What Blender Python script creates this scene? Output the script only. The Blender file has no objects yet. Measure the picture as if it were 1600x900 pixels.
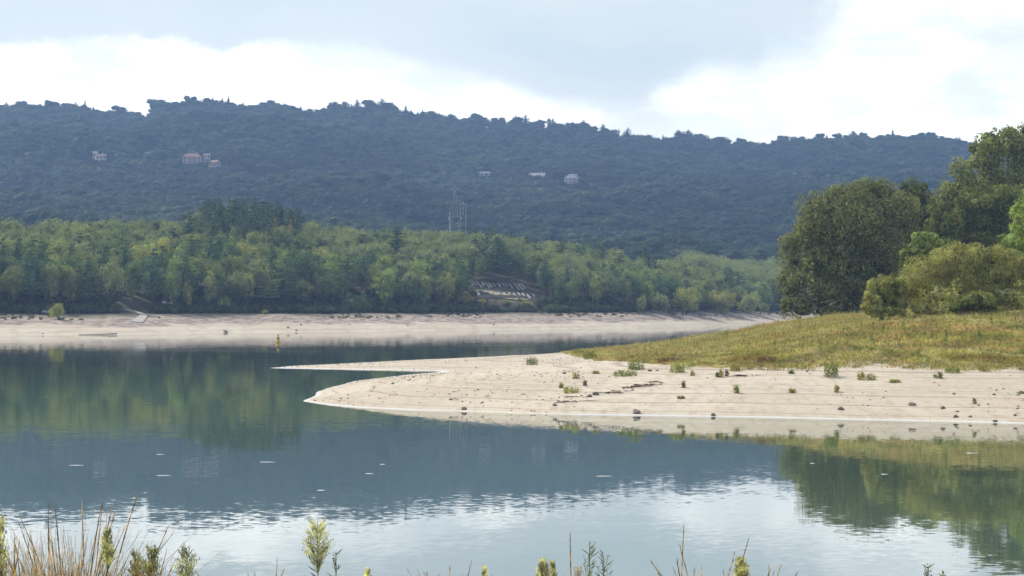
import bpy, math, random
import numpy as np
from math import radians, pi
rng = np.random.default_rng(7)
random.seed(7)
sc = bpy.context.scene
COL = sc.collection

# ------------------------------------------------------------------ camera model
F = 4000.0; HOR = 477.0; H = 6.5          # focal in photo pixels, horizon row, eye height over the water
cam = bpy.data.cameras.new('camera'); co = bpy.data.objects.new('camera', cam); COL.objects.link(co)
co.location = (0, 0, H); co.rotation_euler = (pi/2, 0, 0)
cam.sensor_width = 36; cam.lens = 36*F/1600; cam.shift_y = (HOR-450)/1600
cam.clip_start = .1; cam.clip_end = 20000
sc.camera = co
def U(px): return (np.asarray(px, float)-800)/F
def PXY(x, y, z): return 800+F*x/y, HOR-F*(z-H)/y

# ------------------------------------------------------------------ noise helpers (numpy value noise)
_G = rng.random((256, 256))
def vnoise(x, y):
    x = np.asarray(x, float); y = np.asarray(y, float)
    xi = np.floor(x).astype(int); yi = np.floor(y).astype(int); fx = x-xi; fy = y-yi
    fx = fx*fx*(3-2*fx); fy = fy*fy*(3-2*fy)
    g = lambda a, b: _G[a % 256, b % 256]
    return (g(xi, yi)*(1-fx)+g(xi+1, yi)*fx)*(1-fy)+(g(xi, yi+1)*(1-fx)+g(xi+1, yi+1)*fx)*fy
def fbm(x, y, o=4):
    s = 0; a = .5; t = 0
    for k in range(o):
        s = s+a*vnoise(np.asarray(x)*2**k+17*k, np.asarray(y)*2**k+31*k); t += a; a *= .5
    return s/t-.5
def sstep(a, b, x):
    t = np.clip((x-a)/(b-a), 0, 1); return t*t*(3-2*t)

# ------------------------------------------------------------------ mesh helpers
def mesh_np(name, V, Fc, mat=None, smooth=False, attrs=None):
    """V (n,3), Fc (m,k) array or list of such arrays"""
    if not isinstance(Fc, list): Fc = [Fc]
    Fc = [np.asarray(f, np.int32) for f in Fc if len(f)]
    me = bpy.data.meshes.new(name)
    V = np.ascontiguousarray(V, np.float32)
    me.vertices.add(len(V)); me.vertices.foreach_set('co', V.ravel())
    if Fc:
        idx = np.concatenate([f.ravel() for f in Fc]); tot = np.concatenate([np.full(len(f), f.shape[1], np.int32) for f in Fc])
        st = np.concatenate([[0], np.cumsum(tot)[:-1]]).astype(np.int32)
        me.loops.add(len(idx)); me.loops.foreach_set('vertex_index', idx)
        me.polygons.add(len(tot)); me.polygons.foreach_set('loop_start', st)
        me.polygons.foreach_set('use_smooth', np.full(len(tot), smooth))
    me.update(calc_edges=True); me.validate()
    for k, (typ, arr) in (attrs or {}).items():
        a = me.attributes.new(k, typ, 'POINT')
        a.data.foreach_set('vector' if typ == 'FLOAT_VECTOR' else 'value', np.ascontiguousarray(arr).ravel())
    if mat: me.materials.append(mat)
    return me
def link(name, me, parent=None, loc=(0, 0, 0), rot=(0, 0, 0), scale=None):
    o = bpy.data.objects.new(name, me); COL.objects.link(o); o.location = loc; o.rotation_euler = rot
    if scale is not None: o.scale = scale if hasattr(scale, '__len__') else (scale,)*3
    if parent: o.parent = parent
    return o
def tag(o, label=None, cat=None, group=None, kind=None):
    if label: o['label'] = label
    if cat: o['category'] = cat
    if group: o['group'] = group
    if kind: o['kind'] = kind
    return o
class MB:
    def __init__(s): s.V = []; s.F4 = []; s.F3 = []; s.n = 0
    def add(s, V, f4=None, f3=None):
        V = np.asarray(V, float); s.V.append(V)
        if f4 is not None and len(f4): s.F4.append(np.asarray(f4)+s.n)
        if f3 is not None and len(f3): s.F3.append(np.asarray(f3)+s.n)
        s.n += len(V)
    def box(s, c, d, rz=0, taper=1.0, M=None):
        sx, sy, sz = [k/2 for k in d]
        v = np.array([[x*(taper if z > 0 else 1), y*(taper if z > 0 else 1), z] for z in (-sz, sz) for x, y in ((-sx, -sy), (sx, -sy), (sx, sy), (-sx, sy))])
        ca, sa = math.cos(rz), math.sin(rz)
        v = np.c_[v[:, 0]*ca-v[:, 1]*sa, v[:, 0]*sa+v[:, 1]*ca, v[:, 2]]
        if M is not None: v = v@np.asarray(M).T
        s.add(v+np.array(c), [[0, 3, 2, 1], [4, 5, 6, 7], [0, 1, 5, 4], [1, 2, 6, 5], [2, 3, 7, 6], [3, 0, 4, 7]])
    def tube(s, pts, rad, n=6, cap=True):
        pts = np.asarray(pts, float); k = len(pts)
        rad = np.broadcast_to(np.asarray(rad, float), (k,))
        t = np.gradient(pts, axis=0); t /= np.linalg.norm(t, axis=1)[:, None]+1e-9
        ref = np.where(np.abs(t[:, 2:3]) > .9, [[1., 0, 0]], [[0, 0, 1.]])
        a = np.cross(t, ref); a /= np.linalg.norm(a, axis=1)[:, None]; b = np.cross(t, a)
        th = np.arange(n)*2*pi/n
        V = pts[:, None]+rad[:, None, None]*(np.cos(th)[None, :, None]*a[:, None]+np.sin(th)[None, :, None]*b[:, None])
        i = np.arange(k-1)[:, None]*n; j = np.arange(n)[None]; j2 = (j+1) % n
        f4 = np.stack([i+j, i+j2, i+n+j2, i+n+j], -1).reshape(-1, 4)
        V = V.reshape(-1, 3); f3 = []
        if cap and n > 3:
            V = np.vstack([V, pts[0], pts[-1]]); c0, c1 = k*n, k*n+1
            f3 = [[c0, (q+1) % n, q] for q in range(n)]+[[c1, (k-1)*n+q, (k-1)*n+(q+1) % n] for q in range(n)]
        s.add(V, f4, f3)
    def lathe(s, prof, n=20, c=(0, 0, 0)):
        prof = np.asarray(prof, float); th = np.arange(n)*2*pi/n; k = len(prof)
        V = np.stack([prof[:, 0:1]*np.cos(th), prof[:, 0:1]*np.sin(th), np.repeat(prof[:, 1:2], n, 1)], -1).reshape(-1, 3)+np.array(c)
        i = np.arange(k-1)[:, None]*n; j = np.arange(n)[None]; j2 = (j+1) % n
        s.add(V, np.stack([i+j, i+j2, i+n+j2, i+n+j], -1).reshape(-1, 4))
    def mesh(s, name, mat=None, smooth=False, attrs=None):
        f = []
        if s.F4: f.append(np.concatenate(s.F4))
        if s.F3: f.append(np.concatenate(s.F3))
        return mesh_np(name, np.concatenate(s.V), f, mat, smooth, attrs)

# ------------------------------------------------------------------ materials
def newmat(name):
    m = bpy.data.materials.new(name); m.use_nodes = True; nt = m.node_tree; nt.nodes.clear()
    out = nt.nodes.new('ShaderNodeOutputMaterial'); return m, nt, out
class NT:
    """tiny node builder"""
    def __init__(s, nt): s.nt = nt
    def n(s, typ, **kw):
        nd = s.nt.nodes.new(typ)
        for k, v in kw.items(): setattr(nd, k, v)
        return nd
    def put(s, sock, v):
        if hasattr(v, 'is_output') or isinstance(v, bpy.types.NodeSocket): s.nt.links.new(v, sock)
        elif v is not None: sock.default_value = v
    def math(s, op, a, b=None, c=None, clamp=False):
        nd = s.n('ShaderNodeMath', operation=op, use_clamp=clamp); s.put(nd.inputs[0], a)
        if b is not None: s.put(nd.inputs[1], b)
        if c is not None: s.put(nd.inputs[2], c)
        return nd.outputs[0]
    def rng(s, v, a, b, c=0., d=1., smooth=True):
        nd = s.n('ShaderNodeMapRange', interpolation_type='SMOOTHSTEP' if smooth else 'LINEAR')
        s.put(nd.inputs[0], v)
        for k, q in enumerate((a, b, c, d)): s.put(nd.inputs[1+k], q)
        return nd.outputs[0]
    def mix(s, f, a, b, typ='RGBA', blend='MIX'):
        nd = s.n('ShaderNodeMix', data_type='RGBA', blend_type=blend); s.put(nd.inputs[0], f)
        for k, q in ((6, a), (7, b)):
            if isinstance(q, tuple): q = q+(1,) if len(q) == 3 else q
            s.put(nd.inputs[k], q)
        return nd.outputs[2]
    def noise(s, vec, scale, detail=3, rough=.55, out=0, dist=0):
        nd = s.n('ShaderNodeTexNoise'); s.put(nd.inputs['Vector'], vec); nd.inputs['Scale'].default_value = scale
        nd.inputs['Detail'].default_value = detail; nd.inputs['Roughness'].default_value = rough; nd.inputs['Distortion'].default_value = dist
        return nd.outputs[out]
    def mapping(s, vec, scale=(1, 1, 1), loc=(0, 0, 0)):
        nd = s.n('ShaderNodeMapping'); s.put(nd.inputs[0], vec); nd.inputs['Scale'].default_value = scale; nd.inputs['Location'].default_value = loc
        return nd.outputs[0]
    def ramp(s, f, stops):
        nd = s.n('ShaderNodeValToRGB'); cr = nd.color_ramp
        while len(cr.elements) < len(stops): cr.elements.new(.5)
        for e, (p, c) in zip(cr.elements, stops): e.position = p; e.color = (*c, 1)
        s.put(nd.inputs[0], f); return nd.outputs[0]
    def pos(s): return s.n('ShaderNodeNewGeometry').outputs['Position']

def leaf_mat(name, mode='object', cols=None, transl=.35, var=.35, autumn=None, autumn_amt=.0, nscale=.35, gain=1., fine=3.1, fv=.5):
    m, nt, out = newmat(name); b = NT(nt)
    P = b.pos()
    oi = b.n('ShaderNodeObjectInfo')
    if mode == 'object': col = oi.outputs['Color']
    elif mode == 'random': col = b.ramp(oi.outputs['Random'], [(i/(len(cols)-1), c) for i, c in enumerate(cols)])
    elif mode == 'noise': col = b.ramp(b.rng(b.noise(P, nscale*.3, 4, .6), .36, .64), [(i/(len(cols)-1), c) for i, c in enumerate(cols)])
    else: col = b.n('ShaderNodeRGB').outputs[0]; col.default_value = (*cols[0], 1)
    n1 = b.rng(b.noise(P, nscale, 3), .3, .7, 1-var, 1+var)
    n2 = b.rng(b.noise(P, fine, 2, .7), .36, .64, 1-fv, 1+fv*1.15)
    mul = b.math('MULTIPLY', b.math('MULTIPLY', n1, n2), gain)
    vm = b.n('ShaderNodeVectorMath', operation='SCALE'); b.put(vm.inputs[0], col); b.put(vm.inputs[3], mul)
    c = vm.outputs[0]
    if autumn: c = b.mix(b.math('MULTIPLY', b.rng(b.noise(P, nscale*1.3, 4), .52, .68), autumn_amt), c, autumn)
    d = b.n('ShaderNodeBsdfPrincipled'); b.put(d.inputs['Base Color'], c); d.inputs['Roughness'].default_value = .7
    d.inputs['Specular IOR Level'].default_value = .08
    t = b.n('ShaderNodeBsdfTranslucent')
    b.put(t.inputs[0], b.mix(1., c, (1.25, 1.28, .7), blend='MULTIPLY'))
    mx = b.n('ShaderNodeMixShader'); mx.inputs[0].default_value = transl
    nt.links.new(d.outputs[0], mx.inputs[1]); nt.links.new(t.outputs[0], mx.inputs[2]); nt.links.new(mx.outputs[0], out.inputs[0])
    return m
def plain(name, col, rough=.7, nscale=4., var=.15, metallic=0., spec=.3):
    m, nt, out = newmat(name); b = NT(nt); P = b.n('ShaderNodeTexCoord').outputs['Object']
    k = b.rng(b.noise(P, nscale, 4), .3, .7, 1-var, 1+var)
    vm = b.n('ShaderNodeVectorMath', operation='SCALE'); vm.inputs[0].default_value = col; b.put(vm.inputs[3], k)
    d = b.n('ShaderNodeBsdfPrincipled'); b.put(d.inputs['Base Color'], vm.outputs[0]); d.inputs['Roughness'].default_value = rough
    d.inputs['Metallic'].default_value = metallic; d.inputs['Specular IOR Level'].default_value = spec
    nt.links.new(d.outputs[0], out.inputs[0]); return m

M = {}
M['leaf'] = leaf_mat('leaf', 'object', var=.16, nscale=.3, transl=.42, gain=2.75, fine=1.2, fv=.22)
M['leaf_big'] = leaf_mat('leaf_big', 'object', var=.3, nscale=.45, transl=.42, autumn=(.24, .15, .03), autumn_amt=.4, gain=2.6, fine=2.2)
M['leaf_wood'] = leaf_mat('leaf_wood', 'random', [(.055, .075, .035), (.09, .105, .045), (.05, .068, .035), (.115, .125, .055), (.08, .093, .05), (.10, .115, .047)], var=.15, gain=2.75, transl=.42, fine=1.2, fv=.22)
M['needle_wood'] = leaf_mat('needle_wood', 'random', [(.045, .07, .042), (.06, .085, .046), (.04, .062, .04)], var=.2, gain=1.9, fine=1.2)
M['leaf_hill'] = leaf_mat('leaf_hill', 'random', [(.012, .024, .012), (.022, .036, .013), (.01, .02, .012), (.028, .038, .016), (.016, .028, .013), (.024, .032, .016)], var=.5, nscale=.009, transl=.3, gain=2.0, fine=.1, fv=.25)
M['needle_hill'] = leaf_mat('needle_hill', 'random', [(.008, .016, .010), (.012, .022, .011)], var=.2, transl=.1)
M['scrub'] = leaf_mat('scrub', 'random', [(.10, .10, .05), (.07, .085, .03), (.13, .11, .06)], var=.3)
M['grass'] = leaf_mat('grass', 'noise', [(.33, .25, .11), (.24, .235, .09), (.34, .31, .14), (.39, .32, .21), (.21, .225, .085), (.35, .30, .14), (.36, .26, .15), (.30, .28, .11)], var=.3, nscale=.26, transl=.4, gain=1.15)
M['tuft'] = leaf_mat('tuft', 'object', var=.2, nscale=2., transl=.4, gain=1.5)
M['bark'] = plain('bark', (.10, .08, .06), .9)
M['pale_bark'] = plain('pale_bark', (.42, .38, .33), .8)
M['stone'] = plain('stone', (.20, .17, .15), .85, 6., .4)
M['pale_stone'] = plain('pale_stone', (.30, .29, .28), .8, 3., .2)
M['driftwood'] = plain('driftwood', (.12, .095, .07), .9, 6., .4)
M['white_wall'] = plain('white_wall', (.44, .42, .40), .8, .8, .08)
M['pink_wall'] = plain('pink_wall', (.33, .26, .24), .8, .8, .1)
M['red_tile'] = plain('red_tile', (.24, .14, .11), .8, 1.5, .25)
M['grey_tile'] = plain('grey_tile', (.27, .26, .27), .7, 1.5, .2)
M['window'] = plain('window', (.03, .035, .045), .15, 1., .1, spec=.6)
M['steel'] = plain('steel', (.22, .24, .27), .5, 1., .1, metallic=.3)
M['concrete'] = plain('concrete', (.38, .37, .35), .85, .7, .15)
M['yellow'] = plain('yellow', (.62, .44, .03), .45, 3., .1)
M['black'] = plain('black', (.02, .02, .022), .5)
M['earth'] = plain('earth', (.30, .19, .14), .95, .2, .25)
M['straw'] = leaf_mat('straw', 'rgb', [(.50, .37, .17)], var=.25, nscale=6., transl=.4, fine=30.)
M['seed'] = leaf_mat('seed', 'rgb', [(.50, .36, .18)], var=.25, nscale=6., transl=.4, fine=30.)
M['green_stem'] = leaf_mat('green_stem', 'rgb', [(.26, .29, .11)], var=.25, nscale=6., transl=.4, fine=30.)
M['bud'] = leaf_mat('bud', 'rgb', [(.68, .65, .36)], var=.2, nscale=6., transl=.4, fine=30.)
M['greybud'] = leaf_mat('greybud', 'rgb', [(.54, .55, .34)], var=.2, nscale=6., transl=.4, fine=30.)
M['flower'] = plain('flower', (.7, .66, .55), .8, 20., .15)
M['white_fleck'] = plain('white_fleck', (.8, .8, .78), .6)  # white of the far boulders and of the painted ripple glints

def sand_mat(name, far=False):
    m, nt, out = newmat(name); b = NT(nt); P = b.pos()
    sx = b.n('ShaderNodeSeparateXYZ'); b.put(sx.inputs[0], P); z = sx.outputs[2]
    big = b.noise(P, .05 if not far else .02, 4)
    fine = b.noise(b.mapping(P, (1, .35, 1)), 1.6 if not far else .35, 5, .65)
    base = b.mix(b.rng(big, .35, .65), (.475, .42, .33), (.55, .495, .40))
    base = b.mix(b.rng(fine, .42, .74), base, (.40, .33, .255))
    # old waterlines: bands that follow the height of the sand
    zz = b.math('ADD', b.math('MULTIPLY', z, 9. if not far else 4.), b.math('MULTIPLY', b.noise(P, .09, 2), 1.6))
    cz = b.n('ShaderNodeCombineXYZ'); b.put(cz.inputs[2], zz)
    band = b.noise(cz.outputs[0], 1.3, 4, .7)
    base = b.mix(b.math('MULTIPLY', b.rng(band, .5, .6), .9), base, (.31, .25, .19))
    base = b.mix(b.math('MULTIPLY', b.rng(band, .46, .34), .8), base, (.60, .54, .46))
    # dark specks (pebbles)
    vor = b.n('ShaderNodeTexVoronoi'); b.put(vor.inputs['Vector'], b.mapping(P, (1, .5, 1))); vor.inputs['Scale'].default_value = 2.2 if not far else .7
    spot = b.math('MULTIPLY', b.rng(vor.outputs['Distance'], .16, .07), b.rng(b.noise(P, .22, 3), .48, .62))
    base = b.mix(b.math('MULTIPLY', spot, .8), base, (.16, .12, .095))
    if far:
        zn = b.math('ADD', z, b.math('MULTIPLY', b.math('SUBTRACT', b.noise(P, .06, 4), .5), 3.2))
        rough_ = b.mix(b.rng(b.noise(b.mapping(P, (1, .5, 1)), .5, 5, .7), .42, .6), (.37, .31, .255), (.17, .14, .12))
        base = b.mix(b.rng(zn, 1.5, 2.1), base, rough_)
        base = b.mix(b.rng(zn, 3.3, 4.4), base, b.mix(b.rng(b.noise(P, .3, 4), .4, .6), (.15, .125, .10), (.10, .10, .055)))
        wood = b.rng(z, 4.15, 4.8)
        base = b.mix(wood, base, b.mix(b.rng(b.noise(P, .25, 3), .4, .6), (.07, .05, .04), (.05, .06, .025)))
    else:
        at = b.n('ShaderNodeAttribute', attribute_name='grass')
        g = b.mix(b.rng(b.noise(P, .3, 4), .4, .62), (.30, .24, .14), (.20, .20, .085))
        g = b.mix(b.math('MULTIPLY', b.rng(b.noise(P, .11, 3), .55, .7), .6), g, (.28, .20, .16))
        f = b.rng(b.math('ADD', at.outputs['Fac'], b.math('MULTIPLY', b.math('SUBTRACT', b.noise(b.mapping(P, (.5, 1, 1)), .7, 4), .5), .9)), .35, .75)
        base = b.mix(f, base, g)
    # wet line at the water's edge, its sky reflection painted in as pale colour
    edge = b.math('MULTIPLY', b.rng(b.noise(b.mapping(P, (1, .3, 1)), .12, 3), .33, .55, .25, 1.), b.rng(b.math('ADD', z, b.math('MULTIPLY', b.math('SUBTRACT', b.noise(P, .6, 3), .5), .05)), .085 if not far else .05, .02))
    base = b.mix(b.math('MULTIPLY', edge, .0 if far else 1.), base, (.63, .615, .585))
    d = b.n('ShaderNodeBsdfPrincipled'); b.put(d.inputs['Base Color'], base)
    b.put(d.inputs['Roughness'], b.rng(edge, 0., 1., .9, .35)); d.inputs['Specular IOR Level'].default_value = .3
    bp = b.n('ShaderNodeBump'); bp.inputs['Strength'].default_value = .5; bp.inputs['Distance'].default_value = .12 if not far else .5
    b.put(bp.inputs['Height'], fine); nt.links.new(bp.outputs[0], d.inputs['Normal'])
    nt.links.new(d.outputs[0], out.inputs[0]); return m
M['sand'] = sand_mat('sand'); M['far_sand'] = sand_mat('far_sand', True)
def bank_mat():
    m, nt, out = newmat('bank_soil'); b = NT(nt); P = b.pos()
    c = b.mix(b.rng(b.noise(P, 1.2, 5), .4, .6), (.20, .15, .09), (.10, .11, .04))
    d = b.n('ShaderNodeBsdfPrincipled'); b.put(d.inputs['Base Color'], c); d.inputs['Roughness'].default_value = .95
    nt.links.new(d.outputs[0], out.inputs[0]); return m
M['bank'] = bank_mat()
def hill_mat():
    m, nt, out = newmat('hill_ground'); b = NT(nt); P = b.pos()
    c = b.mix(b.rng(b.noise(P, .012, 4), .4, .6), (.022, .034, .014), (.035, .042, .018))
    d = b.n('ShaderNodeBsdfPrincipled'); b.put(d.inputs['Base Color'], c); d.inputs['Roughness'].default_value = 1
    nt.links.new(d.outputs[0], out.inputs[0]); return m
M['hill'] = hill_mat()

def water_mat():
    m, nt, out = newmat('lake_water'); b = NT(nt); P = b.pos()
    def slopes(scale, mp, det=2):
        nd = b.n('ShaderNodeTexNoise'); b.put(nd.inputs['Vector'], b.mapping(P, mp)); nd.inputs['Scale'].default_value = scale
        nd.inputs['Detail'].default_value = det; nd.inputs['Roughness'].default_value = .5
        v = b.n('ShaderNodeVectorMath', operation='SUBTRACT'); b.put(v.inputs[0], nd.outputs['Color']); v.inputs[1].default_value = (.5, .5, .5); return v.outputs[0]
    def scale(v, k):
        vm = b.n('ShaderNodeVectorMath', operation='SCALE'); b.put(vm.inputs[0], v); b.put(vm.inputs[3], k); return vm.outputs[0]
    def add(a, c):
        vm = b.n('ShaderNodeVectorMath', operation='ADD'); b.put(vm.inputs[0], a); b.put(vm.inputs[1], c); return vm.outputs[0]
    patch = b.rng(b.noise(b.mapping(P, (.5, 1, 1)), .045, 3), .38, .62, .55, 1.3)
    s = add(scale(slopes(3.0, (1., 1.2, 1), 2), b.math('MULTIPLY', patch, .0145)), scale(slopes(.4, (1, 1, 1), 2), .0045))
    vm = b.n('ShaderNodeVectorMath', operation='MULTIPLY'); b.put(vm.inputs[0], s); vm.inputs[1].default_value = (.45, 1, 0)
    nn = b.n('ShaderNodeVectorMath', operation='NORMALIZE'); b.put(nn.inputs[0], add(vm.outputs[0], (0, 0, 1)))
    N = nn.outputs[0]
    fr = b.n('ShaderNodeFresnel'); fr.inputs[0].default_value = 1.38; nt.links.new(N, fr.inputs['Normal'])
    gl = b.n('ShaderNodeBsdfGlossy'); gl.inputs['Roughness'].default_value = .02; gl.inputs['Color'].default_value = (1, 1, 1, 1); nt.links.new(N, gl.inputs['Normal'])
    df = b.n('ShaderNodeBsdfDiffuse'); df.inputs[0].default_value = (.070, .116, .086, 1)
    mx = b.n('ShaderNodeMixShader'); nt.links.new(fr.outputs[0], mx.inputs[0]); nt.links.new(df.outputs[0], mx.inputs[1]); nt.links.new(gl.outputs[0], mx.inputs[2])
    nt.links.new(mx.outputs[0], out.inputs[0]); return m
M['water'] = water_mat()

# ------------------------------------------------------------------ terrain: near spit
def D_of(y): return F*H/(y-HOR)
_sh = [(1400, 657), (1200, 652.5), (1000, 649.5), (850, 647), (740, 643.5), (650, 641), (560, 637), (520, 634), (490, 630), (474, 627),
       (486, 621), (498, 612), (520, 604), (560, 594.5), (640, 585), (680, 582), (690, 579.5), (600, 578), (500, 577), (418, 575.3)]
poly = [(300, 120), (150, 128), (60, 135), (U(1600)*D_of(662), D_of(662))]+[(float(U(a))*D_of(c), D_of(c)) for a, c in _sh]
for a, d in ((450, 274), (550, 288), (650, 305), (760, 322), (880, 348), (1000, 388), (1100, 432), (1200, 482), (1400, 525)): poly.append((float(U(a))*d, d))
poly += [(150, 540), (300, 560)]
poly = np.array(poly, float)
def sdist(x, y):
    x = np.asarray(x, float); y = np.asarray(y, float)
    best = np.full(x.shape, 1e18); inside = np.zeros(x.shape, bool)
    n = len(poly)
    for i in range(n):
        ax, ay = poly[i]; bx, by = poly[(i+1) % n]
        dx, dy = bx-ax, by-ay
        t = np.clip(((x-ax)*dx+(y-ay)*dy)/(dx*dx+dy*dy), 0, 1)
        best = np.minimum(best, (x-ax-t*dx)**2+(y-ay-t*dy)**2)
        c = ((ay > y) != (by > y)) & (x < (bx-ax)*(y-ay)/((by-ay)+1e-12)+ax); inside ^= c
    return np.where(inside, 1, -1)*np.sqrt(best)
def z_spit(x, y):
    sd = sdist(x, y)
    sd2 = sd+.9*fbm(np.asarray(x)*.16, np.asarray(y)*.12, 4)*np.clip(np.abs(sd)/2+.5, 0, 1.5)
    pxx = 800+F*np.asarray(x)/np.asarray(y)
    rise = np.interp(pxx, [1000, 1150, 1300, 1450, 1600, 2300], [0, .45, 1.7, 2.25, 2.5, 2.8])*sstep(163, 204, np.asarray(y, float))*sstep(4, 30, sd)
    z = np.where(sd2 > 0, 3.2*(1-np.exp(-np.maximum(sd2, 0)/20))+.012*np.maximum(sd2-28, 0), .2*sd2)
    fac = 1-(1-np.interp(pxx, [400, 700, 800, 900, 1000, 1100, 1200], [.25, .3, .35, .45, .6, .85, 1.]))*sstep(195, 250, np.asarray(y, float))
    z = np.where(z > 0, z*fac, z)
    st = .16; q = z/st; fl = np.floor(q); fr = q-fl                        # small terraces left by the falling water
    zt = (fl+sstep(.25, .75, fr))*st
    z = np.where((z > .15) & (z < 2.6), .45*z+.55*zt, z)
    return z+rise+np.where(sd > 3, .10*fbm(np.asarray(x)*.3, np.asarray(y)*.3, 4), 0)
_ge = [(880, 553), (895, 556), (930, 561), (960, 563), (1010, 568), (1060, 571), (1130, 573), (1200, 573.5), (1400, 571), (1600, 571), (1900, 572)]
def march(zf, px, py, d0, d1, n=3000):
    D = np.linspace(d0, d1, n); z = zf(U(px)*D, D); y = HOR-F*(z-H)/D
    k = np.argmax(y <= py)
    if y[k] > py: return None
    return float(U(px)*D[k]), float(D[k]), float(z[k])
gD = [march(z_spit, a, b_, 140, 420) for a, b_ in _ge]
gX = np.array([a for (a, b_), q in zip(_ge, gD) if q]); gDd = np.array([q[1] for q in gD if q])
def grass_mask(x, y):
    px = 800+F*x/y
    ed = np.interp(px, gX, gDd)
    m = sstep(-6, 8, y-ed+6*fbm(x*.15, y*.05, 3))*sstep(872, 905, px+14*fbm(x*.2, y*.2, 3))
    return m
xs = np.arange(-36, 120, .55); ys = np.concatenate([np.arange(118, 230, .55), np.arange(230, 560, 1.1)])
X, Y = np.meshgrid(xs, ys); Z = z_spit(X, Y)
nx, ny = len(xs), len(ys)
ii = (np.arange(ny-1)[:, None]*nx+np.arange(nx-1)[None]).ravel()
FQ = np.stack([ii, ii+1, ii+nx+1, ii+nx], -1)
keep = (Z.ravel()[FQ].max(1) > -.5); 
gm = grass_mask(X, Y)
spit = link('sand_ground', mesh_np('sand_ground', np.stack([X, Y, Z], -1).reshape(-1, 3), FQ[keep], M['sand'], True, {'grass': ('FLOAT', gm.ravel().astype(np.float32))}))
tag(spit, 'pale sand spit of the lowered lake rising to a grassy flat', kind='structure')
# the spit's continuation outside the frame
xs2 = np.arange(119.9, 290, 4.); ys2 = np.arange(118, 560, 4.)
X2, Y2 = np.meshgrid(xs2, ys2); n2 = len(xs2); i2 = (np.arange(len(ys2)-1)[:, None]*n2+np.arange(n2-1)[None]).ravel()
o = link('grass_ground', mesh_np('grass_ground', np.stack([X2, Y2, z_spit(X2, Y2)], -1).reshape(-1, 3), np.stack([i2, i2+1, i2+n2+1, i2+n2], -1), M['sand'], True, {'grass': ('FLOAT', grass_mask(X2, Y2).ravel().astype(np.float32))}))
tag(o, 'grassy flat continuing to the right', kind='structure')

# ------------------------------------------------------------------ terrain: far shore and hills
shx = [-700, -200, 0, 200, 400, 600, 800, 1000, 1180, 1400, 1700, 2300]
shD = [470, 520, 553, 578, 619, 642, 684, 735, 840, 980, 1050, 1150]
skx = [-700, 0, 100, 200, 280, 310, 340, 400, 450, 480, 520, 580, 640, 700, 760, 800, 850, 900, 950, 1000, 1050, 1100, 1130, 1180, 1230, 2300]
sky_ = [345, 337, 338, 338, 340, 325, 316, 318, 328, 340, 344, 346, 352, 360, 356, 360, 370, 378, 386, 396, 402, 408, 418, 445, 478, 480]
rx_ = [-700, -300, 0, 50, 100, 130, 145, 170, 210, 232, 240, 290, 350, 365, 400, 450, 480, 512, 522, 560, 600, 615, 680, 720, 780, 820, 860, 900, 945, 955, 1000, 1055, 1070, 1082, 1110, 1160, 1200, 1230, 1270, 1290, 1330, 1400, 1450, 1500, 1600, 2300]
ry_ = [185, 170, 166, 162, 163, 161, 169, 173, 175, 181, 163, 159, 158, 161, 163, 163, 169, 174, 162, 162, 161, 165, 178, 182, 187, 187, 189, 193, 197, 206, 210, 213, 209, 213, 216, 219, 223, 217, 214, 211, 209, 207, 208, 213, 225, 240]
def z_far(x, y):
    x = np.asarray(x, float); D = np.asarray(y, float); px = 800+F*x/D
    s = D-np.interp(px, shx, shD)+3*fbm(x*.02, D*.005, 3)+1.2*fbm(x*.12, D*.05, 3)
    yc = np.interp(px, skx, sky_); dc = np.interp(px, shx, shD)+190
    z0 = np.interp(px, [1000, 1160], [12., 4.5])
    zc = np.maximum(H+(HOR-yc)/F*dc-11.5, z0-6)
    zb = np.where(s < 0, .2*s, np.where(s < 52, .075*s, 3.9+.8*(1-np.exp(-(s-52)*.075/.8))))
    zb = zb+np.where((s > 6) & (s < 70), .25*fbm(x*.08, D*.08, 4), 0)
    t = np.clip((s-66)/124, 0, 1); zf = zb+(zc-4.7)*t**.75*sstep(0, .08, t)
    zf = np.where(s > 190, np.maximum(zc-.03*(s-190), np.minimum(z0, zc)), zf)
    E = (HOR-(np.interp(px, rx_, ry_)+13))/F
    Dr = 2650+120*fbm(px*.004, px*0+3, 2)
    w = D+90*fbm(x*.0035, D*.0018, 3)*sstep(1000, 1300, D)*sstep(0, 250, Dr-D)
    tt = np.clip((w-1000)/(Dr-1000), 0, 1)
    e = E*tt**.82
    zh = z0+(H-z0)*tt+e*D+(14*fbm(x*.01, D*.008, 4)+46*fbm(x*.0042, D*.0032+7, 2))*sstep(1000, 1400, D)*sstep(0, 450, Dr-D)
    zh = np.where(D > Dr, zh-.22*(D-Dr), zh)
    return np.maximum(zf, np.where(D > 950, zh, -99))
us = np.linspace(-.30, .30, 620)
ds = np.concatenate([np.linspace(455, 900, 300), np.linspace(902, 2600, 260)[1:], np.linspace(2605, 3100, 70)])
UU, DD = np.meshgrid(us, ds); XX = UU*DD; ZZ = z_far(XX, DD)
nu = len(us); ii = (np.arange(len(ds)-1)[:, None]*nu+np.arange(nu-1)[None]).ravel()
FQ = np.stack([ii, ii+1, ii+nu+1, ii+nu], -1)
fd = DD.ravel()[FQ].mean(1); ok = ZZ.ravel()[FQ].max(1) > -.6
V = np.stack([XX, DD, ZZ], -1).reshape(-1, 3)
def sub(V, Fq):
    u, inv = np.unique(Fq.ravel(), return_inverse=True); return V[u], inv.reshape(Fq.shape)
nearF = fd < 960
v_, f_ = sub(V, FQ[ok & nearF]); tag(link('far_shore_ground', mesh_np('far_shore_ground', v_, f_, M['far_sand'], True)), 'pale far beach rising to the dark floor of the lakeside wood', kind='structure')
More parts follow.
